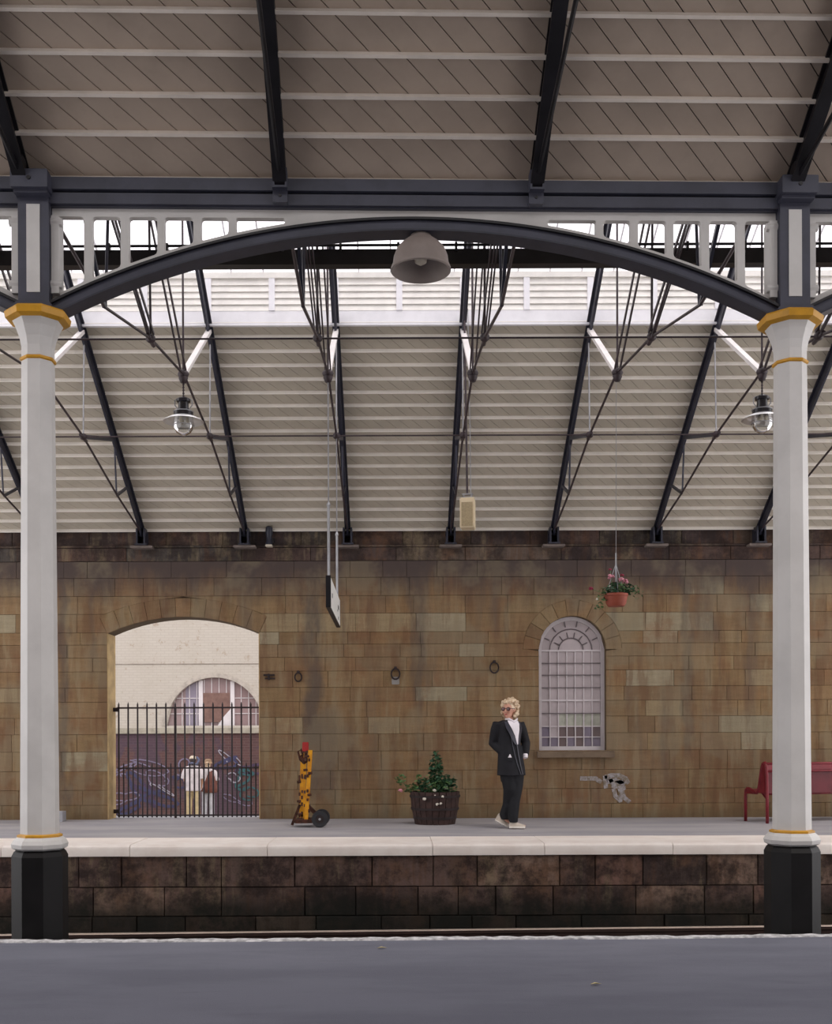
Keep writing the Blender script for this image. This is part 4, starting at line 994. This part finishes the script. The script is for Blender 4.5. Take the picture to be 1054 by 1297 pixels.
for i, (px, py, m_, r_) in enumerate(((507, 1002, PETALP, .03), (565, 998, PETALW, .032), (550, 1001, PETALW, .024), (551, 1008, PETALW, .022), (560, 1009, PETALW, .022), (537, 1012, PETALW, .026), (553, 1019, PETALW, .026), (558, 1018, PETALW, .02))):
    flower(t, (PX(px, YP-.3)-t.location.x, -.32 if i > 1 else -.15, PZ(py, YP-.3, px)), r_, m_, i)
# hanging basket
YH = 11.62; X, _, Zh = P(780.5, 768, YH)
t = thing('hanging_basket', 'terracotta hanging bowl of pink flowers and trailing leaves', 'flower basket', (X, YH, Zh), group=None)
MB().lathe([(.085, 0), (.105, .03), (.118, .10), (.125, .105), (.125, .13), (.11, .13), (.105, .11)], n=24).build('bowl', TERRA, t, smooth='auto')
zt_ = 4.82-Zh
MB().tube([(0, 0, .42), (TX[5]-X, -.2, zt_)], .0028, 5).build('wire', STEEL, t)
MB().tube([(0, 0, .26), (0, 0, .56)], .008, 6).build('hook', STEEL, t)
for a_ in range(3): MB().tube([(.115*cos(a_*2.1+.5), .115*sin(a_*2.1+.5), .12), (0, 0, .45)], .0025, 4).build('chain', STEEL, t)
rnd = random.Random(8)
pts = blob(rnd, (0, 0, .17), (.14, .12, .08), 170)+blob(rnd, (.14, 0, .17), (.08, .06, .06), 30)
leaf_cloud('foliage', t, pts, LEAF, .04, 3, 'stuff')
pts = blob(rnd, (-.15, -.02, .10), (.06, .05, .10), 36)+blob(rnd, (-.18, -.02, -.0), (.05, .04, .06), 16)+blob(rnd, (.2, 0, .15), (.09, .06, .08), 30)+blob(rnd, (.05, -.08, .18), (.1, .05, .05), 30)
leaf_cloud('trailing_foliage', t, pts, LEAF2, .03, 4, 'stuff')
for i, (px, py, m_, r_) in enumerate(((773, 732, PETALP, .036), (786, 735.5, PETALP, .03), (791, 738, PETALP, .032), (772, 723, PETALR, .018), (787, 730, PETALR, .02), (748, 747, PETALR, .026), (755, 760, PETALW, .014), (772, 744, PETALW, .014))):
    flower(t, (PX(px, YH)-X, -.07, PZ(py, YH, px)-Zh), r_, m_, 20+i)
    if i < 7: MB().tube([(PX(px, YH)-X, -.07, PZ(py, YH, px)-Zh), ((PX(px, YH)-X)*.5, -.03, .13)], .003, 4).build('stalk', LEAF2, t)

# ================================================================ BARROW
YT = 14.6; sm = YT/F
def bp(px, py, dy=0): return (PX(px, YT, py)-bx0, dy, PZ(py, YT, px))
bx0 = PX(390, YT)
t = thing('sack_barrow', 'rusty yellow sack barrow with black wheels standing by the wall', 'sack barrow', (bx0, YT, 0))
for (pa, pb, dy, nm) in (((382, 956), (380.5, 1040), .16, 'side_beam'), ((394.5, 950), (389, 1040), -.16, 'side_beam')):
    a, c = Vector(bp(*pa, dy)), Vector(bp(*pb, dy)); MB().bar(a, c, .052, .05).build(nm, YELLOW, t)
for py in (962, 985, 1003, 1020, 1036): MB().bar(bp(382, py, .17), bp(392, py, -.17), .05, .035).build('crossbar', RUST, t)
MB().bar(bp(386.5, 952, 0), bp(385, 1040, 0), .035, .03).build('centre_bar', YELLOW, t)
MB().box(-.04, .04, -.03, .03, 0, .12, .01).build('grip', REDT, t, loc=bp(387.5, 951.5, -.05))
MB().tube([bp(388, 952, -.05), bp(387, 962, -.05)], .02).build('grip_stem', RUST, t)
MB().tube([bp(386, 968, 0), bp(380, 962, 0), bp(377.5, 952, 0), bp(381, 949, 0), bp(384, 957, 0), bp(385, 966, 0)], .014).build('handle', RUST, t)
MB().bar(bp(388, 965, -.03), bp(381, 958, .03), .07, .05).bar(bp(384, 952), bp(392, 952, -.1), .04, .03).build('clamp', RUST, t)
for py, px in ((958, 390), (979, 394), (1006, 393), (990, 380), (1014, 380), (975, 388), (1030, 381)):
    MB().tube([bp(px-2, py, -.2), bp(px+3, py-.5, -.2)], .016, 6).build('bolt', RUST, t)
rnd = random.Random(5)
for k in range(20):
    px, py = rnd.choice((381, 384, 388, 391, 393)), rnd.uniform(960, 1035)
    MB().box(-.012, .014, -.006, .006, -.012-rnd.random()*.02, .02, .004).build('rust_patch', RUST, t, loc=bp(px, py, -.19))
MB().bar(bp(380, 1019, 0), bp(370, 1045, 0), .035, .04).build('stand_leg', RUST, t)
MB().box(-.13, .11, -.2, .2, 0, .05, .01).build('toe_plate', RUST, t, loc=bp(387, 1041.5, 0))
MB().bar(bp(391, 1022, 0), bp(404, 1034, 0), .05, .05).build('axle_stay', RUST, t)
zw_ = PZ(1035, YT)
for dy in (-.2, .2):
    cx_, _, cz_ = bp(406.5, 1036, dy); r_ = .108; cz_ = r_+.003
    pr = [(.055, -.03), (.10, -.032), (.108, -.015), (.108, .015), (.10, .032), (.055, .03)]
    b = MB().rings([[(cx_+rad*cos(2*pi*k/28), dy+yy, cz_+rad*sin(2*pi*k/28)) for k in range(28)] for rad, yy in pr], cap=False); wv = b.build('tyre', RUBBER, t, smooth='auto')
    b = MB().rings([[(cx_+rad*cos(2*pi*k/20), dy+yy, cz_+rad*sin(2*pi*k/20)) for k in range(20)] for rad, yy in ((.056, -.022), (.056, .022))]); b.build('wheel_disc', HOOP, t)
    b = MB().rings([[(cx_+rad*cos(2*pi*k/12), dy+yy, cz_+rad*sin(2*pi*k/12)) for k in range(12)] for rad, yy in ((.016, -.034), (.016, .03))]); b.build('hub', STEEL, t)
MB().tube([(cx_, -.2, cz_), (cx_, .2, cz_)], .014, 8).build('axle', RUST, t)

# ================================================================ BENCH
YBn = 14.82; bxn = PX(972, YBn, 1040)
t = thing('red_bench', 'red metal platform bench seen from behind at the right, back to the tracks', 'bench', (bxn, YBn, 0), R(16))
LB_ = 1.7; D_ = .50
def endframe(x, nm='end_frame'):
    path = [(0, 0), (0, .30), (.005, .62), (.015, .76), (.05, .815), (.09, .80), (.125, .72), (.19, .45), (.23, .405), (.30, .415), (.40, .45), (.455, .455), (.49, .43), (.5, .35), (.5, 0)]
    MB().tube([(x, y, z) for y, z in path], .022, 8).build(nm, RED, t, smooth=True)
    MB().prism_x([(.012, .30), (.015, .74), (.05, .80), (.09, .79), (.125, .71), (.20, .44), (.22, .40), (.0, .40)], x-.006, x+.006).build('end_panel', RED, t)
    MB().prism_x([(.2, .38), (.5, .38), (.48, .43), (.4, .44), (.25, .40)], x-.006, x+.006).build('end_panel', RED, t)
for x in (0, LB_*.98): endframe(x)
prof = [(.03, .78), (.055, .81), (.09, .795), (.115, .72), (.155, .58), (.19, .45), (.23, .41), (.32, .42), (.42, .45), (.49, .43)]
bs = MB(); 
for s0, s1 in zip(prof, prof[1:]):
    pass
th = .012; lo_ = prof; up_ = [(y+.004, z-th) for y, z in prof]
MB().prism_x(lo_+up_[::-1], .02, LB_-.05).build('seat_shell', RED, t, smooth='auto')
MB().tube([(0, .03, .80), (LB_, .03, .80)], .018, 8).build('top_rail', RED, t, smooth=True)
MB().tube([(0, .0, .70), (LB_, .0, .70)], .012, 8).build('back_rail', RED, t, smooth=True)
MB().box(.0, LB_, .02, .03, .715, .785).build('back_board', RED, t)
MB().tube([(0, .06, .39), (LB_, .06, .39)], .014, 8).build('under_rail', RED, t, smooth=True)
MB().prism_x([(.02, .40), (.035, .40), (.035, .70), (.02, .70)], .03, LB_-.05).build('back_panel', mat('bench_maroon_panel', lin((104, 34, 42)), .5), t)  # lower back panel in its own darker maroon

# ================================================================ PEOPLE
def rotz(a): return Matrix.Rotation(a, 3, 'Z')
def limb(b, pts, n=12):
    """pts: (x, y, z, r[, ry]) lofted chain with rounded ends"""
    b.tube([p[:3] for p in pts], [p[3] for p in pts], n); return b
def ringset(cs, n=24):
    """cs: (cx, cy, cz, rx, ry, yaw) horizontal ellipses, soft-squared"""
    out_ = []
    for cx, cy, cz, rx, ry, yaw in cs:
        r_ = []
        for k in range(n):
            a = 2*pi*k/n; x, y = rx*cos(a), ry*sin(a)
            r_.append((cx+x*cos(yaw)-y*sin(yaw), cy+x*sin(yaw)+y*cos(yaw), cz))
        out_.append(r_)
    return out_
def head(b, c, yaw, s=1.0):
    m = rotz(yaw); V_ = lambda x, y, z: Vector(c)+m @ Vector((x*s, y*s, z*s))
    b.ell(V_(0, .012, .02), (.074*s, .092*s, .098*s), 18, 12, m)
    b.ell(V_(0, -.022, -.055), (.052*s, .058*s, .058*s), 16, 10, m)     # jaw
    b.ell(V_(0, -.062, -.088), (.022*s, .020*s, .018*s), 10, 8, m)      # chin
    b.tube([V_(0, -.082, .022), V_(0, -.103, -.022), V_(0, -.086, -.034)], [.010*s, .016*s, .012*s], 8)  # nose
    for sg in (-1, 1):
        b.ell(V_(sg*.076, .012, -.005), (.012*s, .020*s, .030*s), 8, 8, m)
        b.ell(V_(sg*.038, -.062, -.02), (.022*s, .018*s, .02*s), 8, 8, m)
def hand(b, wrist, d, up, s=1.0, curl=.6):
    """palm, four unequal bent fingers and a thumb from the side of the palm"""
    wr = Vector(wrist); d = Vector(d).normalized(); up = Vector(up); up = (up-d*up.dot(d)).normalized(); sd = d.cross(up)
    b.tube([wr, wr+d*.045*s, wr+d*.08*s], [.022*s, .028*s, .026*s], 8)
    for i, (o_, L) in enumerate(((-.028, .062), (-.0095, .075), (.0095, .07), (.028, .055))):
        p0 = wr+d*.075*s+sd*o_*s; p1 = p0+(d*cos(curl*.4)-up*sin(curl*.4))*L*.45*s; p2 = p1+(d*cos(curl)-up*sin(curl))*L*.32*s; p3 = p2+(d*cos(curl*1.6)-up*sin(curl*1.6))*L*.25*s
        b.tube([p0-d*.03*s, p0, p1, p2, p3], [.009*s, .0095*s, .009*s, .008*s, .006*s], 6)
    p0 = wr+d*.025*s-sd*.026*s; p1 = p0+(d*.6-sd*.8)*.035*s; p2 = p1+(d*.9-sd*.3-up*.2)*.035*s
    b.tube([wr+d*.02*s, p0, p1, p2], [.012*s, .012*s, .010*s, .007*s], 6)
def body_mesh(parent, J, m, s=1.0):
    b = MB(); yaw = J['yaw']
    head(b, J['head'], J['hyaw'], s)
    hx_, hy_, hz_ = J['head']; nx, ny, nz = J['neck']
    b.tube([(hx_, hy_+.01, hz_-.06*s), (nx, ny, nz)], [.046*s, .052*s], 12)
    px_, py_, pz_ = J['pelvis']
    b.rings(ringset([(px_, py_, pz_-.08, .13*s, .10*s, yaw), (px_, py_, pz_, .15*s, .11*s, yaw), (px_, py_, pz_+.17*s, .115*s, .085*s, yaw), (nx, ny, nz-.14*s, .15*s, .10*s, yaw), (nx, ny, nz-.03*s, .14*s, .07*s, yaw), (nx, ny, nz+.01, .05*s, .05*s, yaw)]))
    for S_, E_, W_, hd in J['arms']:
        b.tube([S_, [(S_[i]+E_[i])/2 for i in range(3)], E_, [(2*E_[i]+W_[i])/3 for i in range(3)], W_], [.046*s, .042*s, .036*s, .035*s, .024*s], 10)
        hand(b, W_, hd[0], hd[1], s, hd[2])
    for H_, K_, A_, T_ in J['legs']:
        b.tube([H_, [(H_[i]+K_[i])/2 for i in range(3)], K_, [(2*K_[i]+A_[i])/3 for i in range(3)], A_], [.078*s, .068*s, .05*s, .05*s, .034*s], 12)
        b.tube([A_, (A_[0]+T_[0]*.03, A_[1]+T_[1]*.03, A_[2]-.04), (A_[0]+T_[0]*.15, A_[1]+T_[1]*.15, A_[2]-.055+T_[2])], [.034*s, .035*s, .025*s], 8)
    return fuse(b.build('body', m, parent, smooth=True), .0085*s, 4)

# ---- the woman in the dark suit
YWo = 14.13; k_ = YWo/F
def wp(px, py, dy=0.0): return (PX(px, YWo, py)-wx0, dy, PZ(py, YWo, px))
wx0 = PX(645, YWo, 1048)
t = thing('person', 'woman in a black trouser suit and sunglasses walking along the far platform', 'person', (wx0, YWo, 0))
yaw = R(32); hyaw = R(-33)
hd = wp(644.5, 899.5); hd = (hd[0], -.03, hd[2]); nk = wp(646, 914, .01)
shL, shR = wp(629.5, 917, -.06), wp(659.5, 917, .10)
elL, elR = wp(624.5, 941, .02), wp(667.5, 941, .12)
wrL, wrR = wp(641, 957.5, -.085), wp(665.5, 957.5, .01)
J = dict(yaw=yaw, hyaw=hyaw, head=hd, neck=nk, pelvis=wp(648, 958, 0),
         arms=[(shL, elL, wrL, ((.35, .75, -.55), (-.3, -.8, .2), .3)), (shR, elR, wrR, ((-.75, .35, -.6), (.7, -.5, 0), .3))],
         legs=[(wp(643, 965, -.02), wp(646, 1000, -.03), wp(640, 1036, .05), (1, -.15, 0)), (wp(653, 965, .05), wp(655, 1000, -.0), wp(649.5, 1041, -.08), (1, -.15, 0))])
body_mesh(t, J, SKIN)
# trousers
b = MB()
def wl(pts):                                           # loft of horizontal ellipses given in pixels: x, y, half width px, depth m, dy
    return ringset([(wp(px, py)[0], dy, wp(px, py)[2], hw_*k_, dp, 0) for px, py, hw_, dp, dy in pts], 20)
b.rings(wl([(648, 962, 14.5, .12, .01), (648.5, 980, 15.5, .13, .01), (649, 990, 14.5, .12, .01)]))
b.rings(wl([(644, 975, 11.5, .11, -.01), (646, 1000, 8.8, .10, -.03), (644.5, 1018, 7.4, .09, .02), (640.5, 1032, 7.6, .085, .05), (641, 1038, 6.2, .085, .05)]))
b.rings(wl([(654.5, 975, 10.5, .11, .03), (655, 995, 7.8, .10, .0), (651.5, 1015, 6.8, .09, -.04), (649.5, 1032, 6.4, .085, -.07), (649.5, 1041, 5.6, .08, -.08)]))
fuse(b.build('trousers', TROUS, t, smooth=True), .011, 3)
# jacket
TR = [(648, 982, 19, .155), (647.5, 970, 17.8, .15), (646.5, 955, 16.0, .14), (645.5, 942, 14.6, .13), (645, 930, 15.2, .13), (644.6, 920, 16.6, .125), (644.6, 915, 16.0, .10), (645.2, 912.2, 10.5, .075)]
def tor(z=None):
    return [(wp(px, py)[0], .01, wp(px, py)[2], hw_*k_*1.04, dp, yaw) for px, py, hw_, dp in TR]
b = MB(); b.rings(ringset(tor(), 28))
def sleeve(S_, E_, W_):
    S_, E_, W_ = Vector(S_), Vector(E_), Vector(W_)
    b.tube([S_+Vector((0, 0, .02)), S_.lerp(E_, .3), S_.lerp(E_, .75), E_, E_.lerp(W_, .35), E_.lerp(W_, .92)], [.058, .070, .062, .060, .058, .048], 14)
sleeve(shL, elL, wrL); sleeve(shR, elR, wrR)
fuse(b.build('jacket', SUIT, t, smooth=True), .011, 3)
# torso surface for lapels and shirt
def surf(py, ang, off):
    cs = tor(); z = wp(645, py)[2]
    for a_, c_ in zip(cs, cs[1:]):
        if a_[2] <= z <= c_[2] or (c_ is cs[-1] and z > c_[2]):
            f = min(max((z-a_[2])/(c_[2]-a_[2]), 0), 1); cx_, rx, ry = a_[0]+(c_[0]-a_[0])*f, a_[3]+(c_[3]-a_[3])*f+off, a_[4]+(c_[4]-a_[4])*f+off; break
    else: cx_, rx, ry = cs[0][0], cs[0][3]+off, cs[0][4]+off
    x, y = rx*sin(ang), -ry*cos(ang)
    return Vector((cx_+x*cos(yaw)-y*sin(yaw), .01+x*sin(yaw)+y*cos(yaw), z))
def patch(name, m, rows_, th=.006):
    """rows_: (py, [angles...], off) -> a thin curved panel with thickness"""
    vs = []; fs_ = []; nn = len(rows_[0][1])
    for lay in (0, 1):
        for py, angs, off in rows_: vs += [surf(py, R(a_), off-(th if lay else 0)) for a_ in angs]
    nr_ = len(rows_); T = nr_*nn
    for i in range(nr_-1):
        for j in range(nn-1):
            q_ = (i*nn+j, i*nn+j+1, (i+1)*nn+j+1, (i+1)*nn+j); fs_ += [q_, tuple(x+T for x in q_[::-1])]
    for i in range(nr_-1):
        for j in (0, nn-1): fs_.append((i*nn+j, (i+1)*nn+j, (i+1)*nn+j+T, i*nn+j+T))
    for j in range(nn-1):
        for i in (0, nr_-1): fs_.append((i*nn+j, i*nn+j+1, i*nn+j+1+T, i*nn+j+T))
    return MB().add(vs, fs_).build(name, m, t, smooth='auto')
patch('shirt', SHIRT, [(912.5, (-40, -15, 15, 40), .012), (917, (-26, -8, 10, 28), .013), (924, (-16, -4, 8, 22), .014), (932, (-5, 1, 8, 15), .014), (943, (4, 6, 8, 9), .012)])
b = MB(); b.tube([surf(911, R(-60), .0), surf(911, R(-30), .012), surf(914, R(0), .016), surf(911, R(30), .012), surf(910, R(60), .0)], [.012, .016, .012, .016, .012], 8)
b.build('shirt_collar', SHIRT, t, smooth=True)
patch('lapel', SATIN, [(914, (-50, -36), .018), (922, (-42, -22), .02), (930, (-30, -12), .022), (936, (-22, -4), .022), (943, (-8, 3), .018)])
patch('lapel', SATIN, [(914, (36, 50), .018), (922, (28, 42), .02), (930, (18, 30), .022), (943, (9, 15), .018)])
patch('jacket_edge', SATIN, [(943, (0, 5), .018), (955, (2, 6), .014), (968, (6, 10), .014), (981, (14, 18), .014)], .003)
patch('jacket_edge', SATIN, [(932, (-26, -23), .016), (945, (-20, -17), .014), (958, (-14, -11), .014), (970, (-6, -3), .014), (981, (6, 9), .014)], .003)
# cuffs at the pockets
MB().tube([Vector(wrL)+Vector((-.012, -.0, .02)), Vector(wrL)+Vector((.016, -.018, -.012))], [.041, .038], 12).build('shirt_cuff', SHIRT, t, smooth='auto')
MB().tube([Vector(wrR)+Vector((0, 0, .02)), Vector(wrR)+Vector((0, -.02, -.025))], [.034, .03], 12).build('shirt_cuff', SHIRT, t, smooth='auto')
patch('shirt_cuff', SHIRT, [(955.2, (-36, -33), .016), (957.5, (-40, -30), .018), (959.3, (-43, -28), .018)])
patch('pocket_flap', SUIT, [(959, (-52, -38, -24), .016), (963, (-52, -38, -24), .018)])
# hair: short blonde curls
rnd = random.Random(17); b = MB(); hm = rotz(hyaw); hc = Vector(hd)
for i in range(150):
    d = Vector((rnd.gauss(0, 1), rnd.gauss(0, 1), rnd.gauss(0, 1))).normalized()
    if d.y < -.35 and d.z < .42: continue
    if d.z < -.75: continue
    rr_ = Vector((.100*d.x, .03+.112*d.y, .03+.112*d.z+(-.03 if d.z < 0 else 0)))*rnd.uniform(.95, 1.14)
    b.ell(hc+hm @ rr_, (rnd.uniform(.015, .026),)*3, 7, 5)
b.ell(hc+hm @ Vector((0, .03, .035)), (.086, .098, .098), 16, 10, hm)
fuse(b.build('hair', HAIRB, t, smooth=True), .007, 1)
b = MB()
for sg in (-1, 1):
    c_ = hc+hm @ Vector((sg*.036, -.088, .012)); b.ell(c_, (.030, .010, .026), 14, 8, hm)
b.build('lens', LENS, t, smooth=True)
b = MB().tube([hc+hm @ Vector((-.012, -.097, .018)), hc+hm @ Vector((.012, -.097, .018))], .004, 6)
for sg in (-1, 1): b.tube([hc+hm @ Vector((sg*.062, -.08, .02)), hc+hm @ Vector((sg*.082, .0, .015))], .004, 6)
b.build('glasses_frame', LENS, t)
MB().ell(hc+hm @ Vector((0, -.085, -.058)), (.020, .008, .007), 10, 6, hm).build('mouth', LIPS, t, smooth=True)
def shoe(parent, heel, toe, w_=.042, lift=0.0, m1=SHOE, m2=SOLE):
    heel, toe = Vector(heel), Vector(toe); d = (toe-heel); L = d.length; d.normalize(); sd_ = Vector((0, 0, 1)).cross(d).normalized(); up_ = d.cross(sd_)
    prof_ = [(-.02, .55, .085), (.0, .8, .10), (.12, .9, .10), (.3, .88, .095), (.5, .95, .062), (.75, 1.05, .048), (.92, .85, .038), (1.0, .4, .028)]
    rs2, so = [], []
    for f, ww, hh_ in prof_:
        c_ = heel+d*f*L; wv_ = w_*ww
        rs2.append([c_+sd_*wv_*cos(a_)*(.9 if sin(a_) > 0 else 1)+up_*(.018+hh_*max(sin(a_), 0)) for a_ in [2*pi*k/14 for k in range(14)]])
        so.append([c_+sd_*(wv_+.004)*cos(a_)+up_*(.018+.016*sin(a_)) for a_ in [2*pi*k/14 for k in range(14)]])
    o1 = MB().rings(rs2).build('shoe', m1, parent, smooth='auto'); MB().rings(so).build('sole', m2, o1, smooth='auto')
h1, t1 = wp(627.5, 1036.5, .08), wp(643.5, 1046.5, .03); shoe(t, (h1[0], .07, .09), (t1[0], .03, .004))
h2, t2 = wp(644.5, 1047, -.08), wp(664, 1050, -.12); shoe(t, (h2[0], -.09, .006), (t2[0], -.11, .002))

# ---- the couple beyond the gate
def couple_person(px, label, h_px, hat, s, top, bottom, extra):
    YQ = 29.8 if hat == 'cap' else 30.35; x0 = PX(px, YQ, 960)
    T = thing('person', label, 'person', (x0, YQ, Z0), group=None)
    def A(x, y, z): return (x*s, y*s, z*s)
    yw_ = pi
    J_ = dict(yaw=0, hyaw=yw_+extra.get('turn', 0), head=A(0, 0, 1.60), neck=A(0, .0, 1.45), pelvis=A(0, 0, .95),
              arms=[(A(-.17, 0, 1.40), A(-.24, .02, 1.13), A(-.20, .14, .93), ((.2, .4, -.9), (-1, 0, 0), .5)), (A(.17, 0, 1.40), A(.24, .02, 1.13), A(.20, .14, .93), ((-.2, .4, -.9), (1, 0, 0), .5))],
              legs=[(A(-.085, 0, .9), A(-.10, .02, .5), A(-.11, 0, .085), (0, 1, 0)), (A(.085, 0, .9), A(.10, .02, .5), A(.11, 0, .085), (0, 1, 0))])
    body_mesh(T, J_, SKIN2, s)
    b = MB(); b.rings(ringset([(0, 0, z*s, rx*s, ry*s, 0) for z, rx, ry in ((.80, .20, .15), (.95, .205, .145), (1.2, .205, .14), (1.36, .225, .135), (1.44, .19, .11), (1.48, .085, .07))]))
    for sg in (-1, 1): b.tube([A(sg*.16, 0, 1.41), A(sg*.215, .01, 1.28), A(sg*.245, .015, 1.12 if extra.get('short') else 1.12)], [.072*s, .085*s, .088*s], 12)
    if not extra.get('short'):
        for sg in (-1, 1): b.tube([A(sg*.24, .015, 1.13), A(sg*.205, .13, .96)], [.062*s, .045*s], 12)
    fuse(b.build('shirt', top, T, smooth=True), .016, 2)
    b = MB(); b.rings(ringset([(0, 0, z*s, rx*s, ry*s, 0) for z, rx, ry in ((.80, .17, .125), (.92, .175, .13), (.98, .15, .11))]))
    for sg in (-1, 1): b.tube([A(sg*.085, 0, .86), A(sg*.10, .01, .5), A(sg*.11, 0, extra.get('hem', .1))], [.10*s, .082*s, .075*s], 14)
    fuse(b.build('trousers', bottom, T, smooth=True), .016, 2)
    c_ = Vector(A(0, -.0, 1.60)); b = MB().ell(c_+Vector((0, -.02*s, .03*s)), (.088*s, .10*s, .10*s), 14, 10).ell(c_+Vector((0, -.05*s, -.04*s)), (.075*s, .05*s, .08*s), 12, 8)
    b.build('hair', HAIRD if hat == 'cap' else HAIRB, T, smooth=True)
    if hat == 'cap':
        MB().ell(c_+Vector((0, -.005, .062*s)), (.098*s, .112*s, .075*s), 16, 8).build('cap', CAPW, T, smooth=True)
        MB().ell(c_+Vector((0, .13*s, .05*s)), (.07*s, .08*s, .012*s), 12, 6).build('cap_peak', CAPW, T, smooth=True)
    else:
        MB().lathe([(.15*s, -.005), (.152*s, .0), (.11*s, .03*s), (.095*s, .10*s), (.06*s, .125*s), (.01, .13*s)], (c_.x, c_.y, c_.z+.03*s), 20).build('hat', HATT, T, smooth='auto')
    for sg in (-1, 1): shoe(T, A(sg*.115, -.05, .0), A(sg*.125, .2, .0), .048*s, m1=SHOE)
    return T, A
T, A = couple_person(244.5, 'person in a loose white shirt, pale cap and khaki trousers behind the gate', 80, 'cap', 1.02, CAPTOP, KHAKI, dict(short=True))
MB().tube([A(-.10, -.10, 1.5), A(0, -.13, 1.54), A(.12, -.10, 1.5), A(.16, -.03, 1.62), A(.10, -.02, 1.7)], .035, 8).build('neck_scarf', BLUEG, T, smooth=True)
T, A = couple_person(263.5, 'person in a tan hat with brown shoulder bag and white trousers behind the gate', 76, 'hat', .95, CAPTOP, JEANW, dict(short=True, turn=.5))
b = MB(); b.rings(ringset([(A(.07, 0, z)[0], -.03, z*.95, rx, ry, .2) for z, rx, ry in ((.78, .20, .12), (.9, .215, .14), (1.1, .18, .135), (1.3, .12, .12), (1.4, .06, .09))]))
fuse(b.build('draped_jacket', BROWN, T, smooth=True), .016, 2)
MB().tube([A(-.17, -.12, .82), A(-.02, -.14, 1.1), A(.14, -.10, 1.42)], .022, 6).build('bag_strap', BROWN, T)
